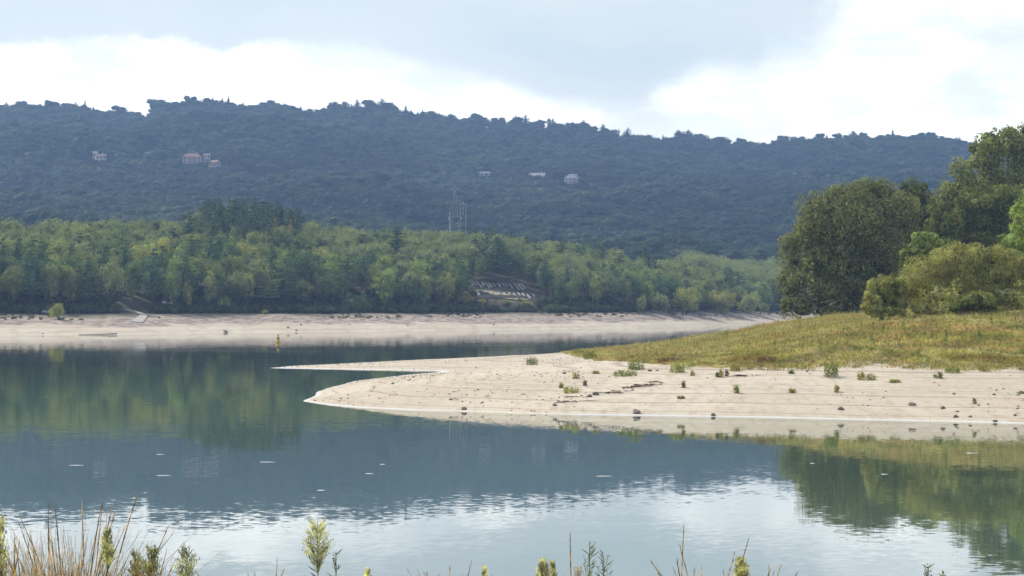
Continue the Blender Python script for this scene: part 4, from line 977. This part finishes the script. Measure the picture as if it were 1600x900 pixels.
# countable forbs in the meadow
def forb_mesh(seed):
    r = np.random.default_rng(seed); mb = MB(); mb.tube([(0, 0, -.05), (.02, 0, .5), (.03, .02, 1.)], [.014, .011, .005], 5)
    P = []; 
    for k in range(90):
        t = r.uniform(.25, 1.); w = .22*(1.15-t)+.03; a = r.uniform(0, 6.28); q = w*r.random()**.5; P.append((q*math.cos(a)+.02, q*math.sin(a), t))
    P = np.array(P); V, Fq = leaf_quads(P, unit(r.normal(size=P.shape)), .11, r, 1.2, .4)
    return mb.mesh('stalk', M['green_stem']), mesh_np('leaves', V, Fq, M['tuft'])
FORB = [forb_mesh(600+k) for k in range(4)]
fb = [(1318, 528, 16, 'left part'), (1346, 523, 20, 'left part'), (1365, 522, 18, 'left part'), (1412, 519, 22, 'middle'), (1425, 525, 18, 'middle'), (1380, 524, 15, 'middle'), (1507, 518, 20, 'right part'), (1550, 512, 16, 'right part'), (1548, 512, 14, 'right part'), (1586, 514, 18, 'right part'),
      (1272, 497, 18, 'oak foot'), (1343, 491, 14, 'oak-willow gap'), (1232, 502, 12, 'left tip'), (1135, 540, 22, 'left tip'), (1250, 520, 14, 'left part'), (1445, 530, 16, 'middle'), (1478, 538, 20, 'right part'), (1180, 520, 12, 'left tip'), (1160, 532, 14, 'left tip'), (1290, 545, 22, 'left part'), (1323, 548, 26, 'left part'),
      (1211, 552, 20, 'left part'), (1362, 545, 22, 'middle'), (1477, 548, 30, 'right part'), (1405, 548, 18, 'middle'), (1438, 552, 18, 'middle'), (1530, 536, 20, 'right part'), (1572, 540, 18, 'right part'), (1049, 526, 8, 'left tip'), (1044, 528, 9, 'left tip')]
grp_n = {}
for i, (a, b_, hp_, part) in enumerate(fb):
    q = march(z_spit, a, b_, 160, 420, 5000)
    if not q: continue
    h = hp_/F*q[1]*1.05; st, lv = FORB[i % 4]
    o = link('tall_weed', None, loc=q, rot=(0, 0, i*1.3), scale=(h*.9, h*.9, h)); link('stalk', st, o); l = link('leaves', lv, o); l.color = (*random.choice([(.13, .16, .07), (.17, .18, .07), (.10, .15, .06), (.2, .17, .08)]), 1)
    tag(o, ('tall' if hp_ > 19 else 'short')+' leafy weed stalk above the grass, '+part+' of near meadow', 'weed', 'tall weeds in the near meadow')
# tufts on the sand : px, base py, width, height, colour, label
G1 = (.11, .135, .035); G2 = (.17, .17, .06); G3 = (.10, .06, .04); G4 = (.14, .16, .05)
tf = [(832, 570, 20, 13, G1, 'round green tuft farthest left on the pale sand'), (922, 561, 24, 14, G1, 'dense green tuft at the left tip of the meadow'), (904, 554, 18, 9, G4, 'low green tuft at the very tip of the meadow'), (994, 578, 26, 16, G1, 'dense dark green tuft, upper one of a close pair on the sand'),
      (977, 588, 40, 10, G1, 'long low green row of shoots under the dense tuft'), (1059, 582, 26, 14, G4, 'bright green tuft on the sand below the meadow edge'), (1082, 587, 5, 9, G2, 'single short shoot right of the bright green tuft'), (1121, 589, 5, 9, G2, 'thin shoot, left of three upright ones'),
      (1127, 589.5, 6, 13, G2, 'thin shoot, middle of three upright ones'), (1136, 588, 4, 12, G3, 'dark thin shoot, right of three upright ones'), (1149, 580, 16, 13, G2, 'pale straw-green tuft touching the meadow edge'), (893, 614, 26, 10, G2, 'sparse yellowish sprouts low on the left sand'),
      (900, 592, 9, 12, G2, 'small upright yellowish sprout high on the left sand'), (914, 603, 4, 10, G3, 'dark single spike on the left sand'), (931, 584, 9, 6, G2, 'tiny pale sprout left of the long green row'), (1068, 606, 5, 12, G3, 'dark green spike in the middle of the sand'),
      (1150, 614, 9, 14, G1, 'forked green sprout low in the middle of the sand'), (1299, 589, 24, 25, G1, 'tallest green tuft standing on the right sand'), (1236, 584, 9, 6, G1, 'tiny green tuft left of the tallest tuft'), (1237, 614, 9, 8, G2, 'tiny green tuft low on the sand left of the tallest tuft'),
      (1307, 613, 7, 14, G2, 'pale upright sprout below the tallest tuft'), (1346, 594, 12, 15, G2, 'left half of the sprout pair right of the tallest tuft'), (1362, 594, 16, 11, G2, 'right half of the sprout pair right of the tallest tuft'), (1398, 598, 17, 6, G4, 'flat wide green tuft on the right sand'),
      (1466, 591, 13, 11, G1, 'green tuft left of the pale patch near the meadow edge'), (1487, 583, 26, 12, G4, 'pale wide tuft at the meadow edge on the right'), (1537, 580, 16, 9, G2, 'sparse pale tuft at the meadow edge far right'), (1523, 631, 4, 10, G2, 'lone thin sprout low on the far right sand'),
      (1596, 615, 12, 4, G4, 'flat green tuft cut by the right edge'), (1197, 567, 34, 11, G3, 'dark brown tuft at the lower edge of the meadow'), (1050, 567, 50, 9, G3, 'long brownish tuft at the meadow edge right of the tip'), (877, 606, 5, 9, G2, 'faint sprout left of the sparse yellowish sprouts'), (1064, 623, 9, 5, G2, 'faint low sprout near the shoreline')]
for i, (a, b_, w_, h_, c, lab) in enumerate(tf):
    q = march(z_spit, a, b_, 140, 400, 6000)
    if not q: continue
    w = w_/F*q[1]; h = h_/F*q[1]; nn = int(14+w*55)
    r = np.random.default_rng(700+i); bx = np.c_[r.uniform(-.5, .5, nn)*w*.9, r.normal(size=nn)*min(w, 1.)*.3]; hh = h*(.55+.5*r.random(nn))*(1-.5*np.abs(bx[:, 0]/w)**1.5)
    P = []; 
    for k in range(nn):
        m = max(6, int(hh[k]/.05)); t = r.random(m)
        P.append(np.c_[bx[k, 0]+.05*r.normal(size=m), bx[k, 1]+.05*r.normal(size=m), t*hh[k]])
    P = np.concatenate(P); V, Fq = leaf_quads(P, unit(r.normal(size=P.shape)), .11, r, 1.5, .35)
    o = link('green_tuft' if c is not G3 else 'brown_tuft', mesh_np('tuft', V, Fq, M['tuft']), loc=q); o.color = (*c, 1); tag(o, lab, 'plant', 'plant tufts on the sand spit')
# stones on the near sand
st = [(705, 625, .55, 'dark stone on the left sand above the shoreline'), (725, 640, .8, 'dark stone standing in the shallows at the left shoreline'), (614, 600, .6, 'dark stone near the narrow tip of the sand spit'), (744, 575, .5, 'dark stone high on the left sand'), (747, 610, .45, 'small stone in the middle of the left sand'),
      (882, 584, .65, 'dark stone left of the small upright sprout'), (994, 645.5, 1.2, 'largest dark stone at the middle of the shoreline'), (931, 617, .9, 'pointed dark stone at the end of the debris line, right one'), (922, 620, .7, 'dark stone at the end of the debris line, left one'), (867, 634, .7, 'dark stone low on the sand left of the shoreline stone'),
      (1015, 580, .7, 'dark stone right of the long green row'), (1027, 579.5, .5, 'smaller stone right of the long green row'), (1114, 649.5, .7, 'flat stone at the shoreline right of the largest one'), (1314, 640, .8, 'flat dark stone on the right sand below the tallest tuft'), (1425, 634, 1.0, 'largest dark stone on the right sand'),
      (1473, 639, .7, 'dark stone right of the largest one on the right sand'), (1491, 616, .5, 'small dark stone higher on the right sand'), (1493, 652.5, .8, 'dark stone near the right shoreline, left of a pair'), (1516, 652, .6, 'dark stone near the right shoreline, right of a pair'), (1555, 659, .6, 'dark stone in the wet line at far right'), (1586, 650, .5, 'small stone near the right picture edge'),
      (470, 626, .5, 'dark stone off the very tip of the sand spit'), (820, 561, .4, 'small stone near the crest of the left sand'), (901, 556, .5, 'small stone beside the tip of the meadow'), (1261, 581, .4, 'tiny stone left of the tallest tuft'), (1553, 617, .4, 'tiny stone on the far right sand')]
for a, b_, s_, lab in st: rock(a, b_, s_, z_spit, 138, 380, M['stone'], lab, 'dark stones on the sand spit')
# debris line
for i, (a, b_) in enumerate([(942, 615), (958, 614.5), (968, 612), (983, 607), (992, 605), (1000, 604), (1007, 602.5), (1018, 602), (1030, 598), (876, 630), (890, 628), (896, 621), (1165, 588)]):
    q = march(z_spit, a, b_, 140, 300, 5000)
    if not q: continue
    r = np.random.default_rng(800+i); m = MB()
    for k in range(9):
        c0 = r.normal(size=3)*[.35, .3, .02]; d = r.normal(size=3)*[.22, .15, .03]; m.tube([c0-d, c0+d*.1+[0, 0, .02], c0+d], [.01, .025, .008], 5)
    tag(link('driftwood_pile', m.mesh('driftwood_pile', M['driftwood']), loc=(q[0], q[1], q[2]+.04)), 'small heap of dark washed-up twigs in the debris line on the sand' if a != 1165 else 'flat dark twig heap right of the three upright shoots', 'driftwood', 'washed-up twig heaps')
# ripple glints on the lake, imitated by flat white shapes
for i, (a, b_, w_, lab) in enumerate([(418, 722, 20, 'longest white ripple glint painted on the dark water'), (577, 740, 12, 'white ripple glint right of the longest one'), (598, 725.5, 7, 'small white ripple glint right of the longest one, upper'), (251, 710, 11, 'faint white ripple glint on the left water'), (121, 727, 22, 'faint pale ripple glint near the left edge'),
        (257, 743, 20, 'long faint pale ripple glint below the small one at left'), (503, 766, 12, 'faint ripple glint just above the bright reflection'), (945, 744, 22, 'faint pale ripple glint on the middle water'), (1383, 741, 10, 'pale ripple glint on the dark tree reflection'), (1270, 724, 6, 'tiny pale ripple glint at the left edge of the tree reflection'), (1520, 708, 18, 'faint pale ripple glint on the right water')]):
    D = D_of(b_); x = float(U(a))*D; w = w_/F*D; r = np.random.default_rng(850+i); m = MB(); ncl = max(2, int(w/.14))
    th = np.arange(14)*2*pi/14; rr_ = 1+.3*r.normal(size=14)*.5
    x1 = np.cos(th)*w*.5*rr_; y1 = np.sin(th)*.11*rr_
    m.add(np.vstack([np.c_[x1, y1, np.full(14, .006)], [[0, 0, .012]], np.c_[x1, y1, np.full(14, -.01)]]), f4=[(15+i, 15+(i+1) % 14, (i+1) % 14, i) for i in range(14)], f3=[(14, i, (i+1) % 14) for i in range(14)])
    tag(link('painted_glint', m.mesh('painted_glint', M['white_fleck'], True), loc=(x, D, .0)), lab, 'white_fleck', 'painted ripple glints on the lake')

# ------------------------------------------------------------------ foreground plants on the near bank
def bank_xyz(px_, D): x = float(U(px_))*D; return x, D, float(z_bank(np.array([x]), np.array([D]))[0])
def zpx(py_, D): return H+(HOR-py_)/F*D
def curve(p0, p1, bend, n=7):
    t = np.linspace(0, 1, n)[:, None]; return p0+(p1-p0)*t+bend*(np.sin(t*pi*.5)-t)
def tussock(px0, D, tips, label, seed, fill=60, spread=60, tr=(820, 900), lean=1.0, rad=.0016):
    x, y, z = bank_xyz(px0, D); o = link('grass_tussock', None, loc=(x, y, z)); tag(o, label, 'grass', 'dry grass tussocks on the near bank')
    r = np.random.default_rng(seed); k = D/F; bl = MB(); sd = MB()
    T = [(a, b_, 1) for a, b_ in tips]+[(px0+spread*1.2*r.normal()*.8, tr[1]-(tr[1]-tr[0])*r.random()**1.6, 0) for _ in range(fill)]
    for a, b_, big in T:
        dy = r.uniform(-.4, .4); p0 = np.array([r.normal()*.05*lean, r.normal()*.05, -.02]); p1 = np.array([(a-px0)*k, dy, zpx(b_, D+dy)-z])
        pts_ = curve(p0, p1, np.array([-(p1[0]-p0[0])*.45, 0, .05]), 9)
        bl.tube(pts_, np.linspace(rad*1.0, rad*.35, 9), 4)
        if big:
            sd = MB(); hp = pts_[5:]; sd.tube(np.vstack([hp[0], hp[1], hp[2], hp[3]]), [.0008, .0026, .0024, .0008], 5)
            for q in range(14):
                t = r.uniform(0, 1); j = min(2, int(t*3)); c = hp[j]+(hp[j+1]-hp[j])*(t*3-j); sd.tube([c, c+(hp[3]-hp[0])*.07+r.normal(size=3)*.0025], [.0014, .0005], 3, False)
            link('seed_head', sd.mesh('seed_head', M['seed']), o)
    link('blades', bl.mesh('blades', M['straw']), o); return o
tussock(112, 9.5, [(216, 766), (92, 793), (107, 790), (130, 782), (138, 788), (163, 782), (174, 793), (25, 818), (53, 812), (244, 820), (252, 836), (205, 826), (72, 826), (12, 828), (190, 800), (150, 800)], 'big tussock of tall rusty dry grass filling the lower left corner', 900, 380, 78, (820, 905))
tussock(30, 8.7, [(8, 850), (40, 840), (62, 846)], 'shorter dry grass tussock at the left corner in front of the big one', 901, 110, 42, (835, 905))
tussock(225, 9.2, [(250, 868), (262, 860), (285, 872)], 'low arching dry grass right of the big tussock', 902, 40, 30, (850, 910))
tussock(1082, 10, [(1073, 822), (1066, 853), (1047, 872), (1056, 885), (1105, 884), (1008, 876), (1096, 892), (1032, 892)], 'sparse dry grass with one tall upright stem, bottom right of centre', 903, 8, 60, (880, 905), rad=.0018)
tussock(1120, 10.4, [(1164, 842), (1151, 865), (1160, 880), (1137, 892)], 'dry grass stems leaning right beside the small yellow-green weed', 904, 4, 30, (885, 905), rad=.0018)
tussock(1175, 9.8, [(1205, 881), (1236, 892), (1215, 892), (1190, 888), (1237, 882)], 'arching dry grass stems at the bottom, rightmost tussock', 905, 4, 30, (890, 905), rad=.0018)
tussock(905, 10.2, [(889, 832), (880, 898), (852, 880)], 'single thin dry stem leaning left beside the dark leafy weeds', 906, 3, 30, (885, 905), rad=.0018)
tussock(715, 10, [(703, 884), (734, 879), (722, 898), (684, 898), (668, 896), (649, 890), (632, 891), (668, 893)], 'few short dry spikes at the bottom centre', 907, 3, 40, (885, 905), rad=.0016)
tussock(410, 10, [(422, 873), (404, 892), (395, 896), (324, 892), (341, 897), (455, 892)], 'few short dry spikes left of the big horseweed', 908, 3, 40, (890, 905), rad=.0014)
def weed(px0, D, top, w_, head, label, seed, mat_b='bud', nb=46, name='horseweed', dark=False):
    """horseweed: straight stem, dense plume of rising side branches set with small buds; head = fraction of visible part"""
    x, y, z = bank_xyz(px0, D); k = D/F; r = np.random.default_rng(seed); o = link(name, None, loc=(x, y, z)); tag(o, label, 'weed', 'weeds on the near bank')
    h = zpx(top, D)-z; hh = head*k; W = w_*k/2; stm = MB(); bd = MB(); lf = MB()
    stm.tube([(0, 0, -.03), (.004, 0, h*.5), (0, 0, h*.97)], [.0045, .0035, .0012], 6)
    for i in range(nb):
        t = (i+r.random())/nb; zs = h-hh*1.5+hh*1.2*t; a = r.uniform(0, 2*pi); L = W*math.sin(pi*(.25+.6*t))*r.uniform(.5, 1.05)
        e = np.array([math.cos(a)*L, math.sin(a)*L, h-hh*(.38*(L/W)**2+(1-t)*.72*r.uniform(.85, 1.1))]); s = np.array([0, 0, zs])
        pts_ = np.array([s, s*.55+e*.45+np.array([math.cos(a), math.sin(a), 0])*L*.15, e]); stm.tube(pts_, [.0012, .0009, .0005], 3, False)
        nbud = 8 if not dark else 4
        for q in range(nbud):
            u = .3+.7*(q+r.random())/nbud; c = np.array([np.interp(u, [0, .5, 1], pts_[:, j]) for j in range(3)])+r.normal(size=3)*.003
            g_ = r.uniform(.7, 1.25); up_ = np.array([r.normal()*.3, r.normal()*.3, 1.])*.0065*g_
            bd.tube([c, c+up_*.5, c+up_], [.0005, .0015*g_, .0006], 4, False)
    for i in range(26 if not dark else 18):
        zs = r.uniform(h*.55, h-hh*(.9 if not dark else .1)); a = r.uniform(0, 2*pi); L = r.uniform(.02, .045); c = np.array([0, 0, zs]); e = c+np.array([math.cos(a)*L, math.sin(a)*L, L*.7]); lf.tube([c, (c+e)/2, e], [.0006, .0022, .0005], 4, False)
    link('stem', stm.mesh('stem', M['green_stem' if dark else 'greybud']), o); link('flower_heads', bd.mesh('flower_heads', M[mat_b]), o); link('leaves', lf.mesh('leaves', M['green_stem']), o); return o
weed(496, 9.8, 806, 56, 62, 'large yellow-green horseweed plume standing alone at the bottom, left of centre', 950, nb=100)
weed(0, 8.6, 800, 36, 90, 'dense yellow-green horseweed cut by the left picture edge', 951, nb=90)
weed(168, 9.2, 822, 30, 50, 'yellow-green horseweed inside the big grass tussock', 952, nb=70)
weed(236, 9.4, 850, 46, 44, 'pale green horseweed right of the big grass tussock', 953, 'greybud', 90)
weed(212, 9.7, 858, 26, 36, 'smaller pale horseweed between the tussock and its right neighbour', 959, 'greybud', 50)
weed(292, 9.4, 850, 46, 46, 'open pale horseweed, rightmost of the left corner group', 954, 'greybud', 70)
weed(575, 9.8, 888, 14, 20, 'tiny yellowish weed tip right of the large plume', 955, nb=26)
weed(757, 9.8, 884, 12, 22, 'tiny pale weed tip at the bottom centre', 956, nb=26)
weed(848, 9.6, 870, 26, 34, 'pale yellow weed left of the dark leafy weeds', 957, nb=60)
weed(864, 9.9, 874, 14, 26, 'narrow pale weed right beside the pale yellow one', 960, nb=30)
weed(1158, 9.6, 869, 30, 34, 'small dense yellow-green weed between the leaning grass stems', 958, nb=90)
weed(903, 9.6, 884, 18, 22, 'white-flowered small weed in front of the dark leafy ones', 961, 'flower', 30)
weed(921, 9.8, 841, 34, 55, 'tall dark thin-leaved weed, left of a pair', 962, 'green_stem', 16, 'leafy_weed', True)
weed(943, 9.9, 859, 34, 40, 'dark thin-leaved weed, right of a pair', 963, 'green_stem', 14, 'leafy_weed', True)
weed(1450, 10, 884, 18, 20, 'tiny thin weed tip at the bottom right', 964, 'green_stem', 10, 'leafy_weed', True)
weed(1474, 10, 893, 14, 12, 'tiniest weed tip right of the other one at the bottom right', 965, 'green_stem', 8, 'leafy_weed', True)
weed(525, 9.9, 862, 14, 26, 'thin sparse weed stalk touching the right side of the large plume', 966, 'green_stem', 10, 'leafy_weed', True)

# ------------------------------------------------------------------ haze
mb = MB(); mb.box((0, 1500, 170), (2400, 3700, 346))
hz = link('haze', mb.mesh('haze')); tag(hz, 'thin blue haze over the lake and hill', kind='stuff')
m, nt, out = newmat('haze'); pv = nt.nodes.new('ShaderNodeVolumePrincipled')
pv.inputs['Color'].default_value = (.36, .57, 1.0, 1); pv.inputs['Density'].default_value = 1.65e-4; pv.inputs['Anisotropy'].default_value = .25
nt.links.new(pv.outputs[0], out.inputs['Volume']); hz.data.materials.append(m)

# ------------------------------------------------------------------ light and sky
SUN_AZ, SUN_EL = radians(-50), radians(42)
sl = bpy.data.lights.new('sun', 'SUN'); sl.energy = 4.0; sl.angle = radians(.5); sl.color = (1, .925, .79)
so = bpy.data.objects.new('sun', sl); COL.objects.link(so)
from mathutils import Vector
dv = Vector((math.sin(SUN_AZ)*math.cos(SUN_EL), math.cos(SUN_AZ)*math.cos(SUN_EL), math.sin(SUN_EL)))
so.rotation_euler = dv.to_track_quat('Z', 'Y').to_euler(); so.location = dv*300
w = bpy.data.worlds.new('World'); sc.world = w; w.use_nodes = True; nt = w.node_tree; nt.nodes.clear(); b = NT(nt)
out = b.n('ShaderNodeOutputWorld'); bg = b.n('ShaderNodeBackground'); bg.inputs[1].default_value = .1; nt.links.new(bg.outputs[0], out.inputs[0])
skyn = b.n('ShaderNodeTexSky', sky_type='NISHITA'); skyn.sun_disc = False; skyn.sun_elevation = SUN_EL; skyn.sun_rotation = SUN_AZ; skyn.air_density = 1.0; skyn.dust_density = 1.0
G = b.n('ShaderNodeTexCoord').outputs['Generated']; nv = b.n('ShaderNodeVectorMath', operation='NORMALIZE'); b.put(nv.inputs[0], G); dr = nv.outputs[0]
sp = b.n('ShaderNodeSeparateXYZ'); b.put(sp.inputs[0], dr)
az = b.math('ARCTAN2', sp.outputs[0], sp.outputs[1]); el = b.math('ARCSINE', sp.outputs[2])
n_a = b.math('SUBTRACT', b.noise(b.mapping(dr, (1, 1, 1.6)), 30, 8, .66), .5); n_b = b.math('SUBTRACT', b.noise(b.mapping(dr, (1, 1, 2), (3, 1, 0)), 9, 4, .55), .5)
Xp = b.math('ADD', b.math('MULTIPLY_ADD', az, 4000., 800.), b.math('ADD', b.math('MULTIPLY', n_b, 120.), b.math('MULTIPLY', n_a, 110.)))
Yp = b.math('ADD', b.math('MULTIPLY_ADD', el, -4000., HOR), b.math('MULTIPLY', n_a, 75.))
def fcurve(v, x0, x1, pts, y0, y1):
    nd = b.n('ShaderNodeFloatCurve'); c = nd.mapping.curves[0]; pp = [((x-x0)/(x1-x0), (y-y0)/(y1-y0)) for x, y in pts]
    c.points[0].location = pp[0]; c.points[1].location = pp[-1]
    for p in pp[1:-1]: c.points.new(*p)
    for p in c.points: p.handle_type = 'VECTOR'
    nd.mapping.update(); b.put(nd.inputs['Value'], b.rng(v, x0, x1, 0., 1., False)); return b.rng(nd.outputs[0], 0., 1., y0, y1, False)
edge = fcurve(Xp, -1200, 2800, [(-1200, 90), (0, 76), (300, 78), (372, 84), (400, 70), (520, 70), (600, 88), (700, 112), (790, 140), (850, 168), (930, 182), (1010, 182), (1055, 160), (1110, 136), (1190, 132), (1255, 122), (1285, 80), (1320, 0), (1380, -120), (1500, -250), (2800, -250)], -300, 300)
dE = b.math('SUBTRACT', edge, Yp)
soft = b.math('ADD', b.rng(Xp, 500., 1100., 12., 40., False), b.rng(Xp, 1180., 1300., 0., 110., False))
dark = b.rng(b.math('DIVIDE', dE, soft), -1., 1.2)
rp = b.math('MULTIPLY', b.math('MULTIPLY', b.rng(Xp, 1495., 1540.), b.rng(Xp, 1610., 1575.)), b.math('MULTIPLY', b.rng(Yp, 140., 60.), .45))
dark = b.math('MAXIMUM', dark, rp)
vari = b.noise(b.mapping(dr, (1, 1, 3)), 12, 4)
gcol = b.mix(b.rng(vari, .3, .7), (6.8, 7.8, 7.5), (7.9, 8.2, 7.9))
gcol = b.mix(b.rng(dE, 90., 0.), gcol, (8.3, 8.7, 8.3))
wcol = b.mix(b.rng(b.noise(b.mapping(dr, (1, 1, 2.5)), 14, 5), .4, .68), (17., 16.8, 15.6), (10., 10.5, 10.1))
low = b.mix(dark, wcol, gcol)
# the sky above the picture: broken cloud
cl_ = b.rng(b.noise(b.mapping(dr, (1, 1, 1.5), (5, 2, 1)), 3.0, 6, .6), .44, .58)
cc = b.mix(b.rng(b.noise(dr, 5, 4), .4, .6), (6.5, 6.9, 7.6), (9.5, 9.5, 9.4))
high = b.mix(cl_, skyn.outputs[0], cc)
col = b.mix(b.rng(el, radians(8.5), radians(16.)), low, high)
nt.links.new(col, bg.inputs[0])

# ------------------------------------------------------------------ render settings
sc.view_settings.view_transform = 'Standard'; sc.view_settings.look = 'None'; sc.view_settings.exposure = .34; sc.view_settings.gamma = 1
try: sc.view_settings.use_curve_mapping = False
except Exception: pass
cy = sc.cycles
cy.max_bounces = 5; cy.diffuse_bounces = 2; cy.glossy_bounces = 2; cy.transmission_bounces = 3; cy.volume_bounces = 0; cy.transparent_max_bounces = 4
cy.use_denoising = True; cy.sample_clamp_indirect = 6; cy.caustics_reflective = False; cy.caustics_refractive = False
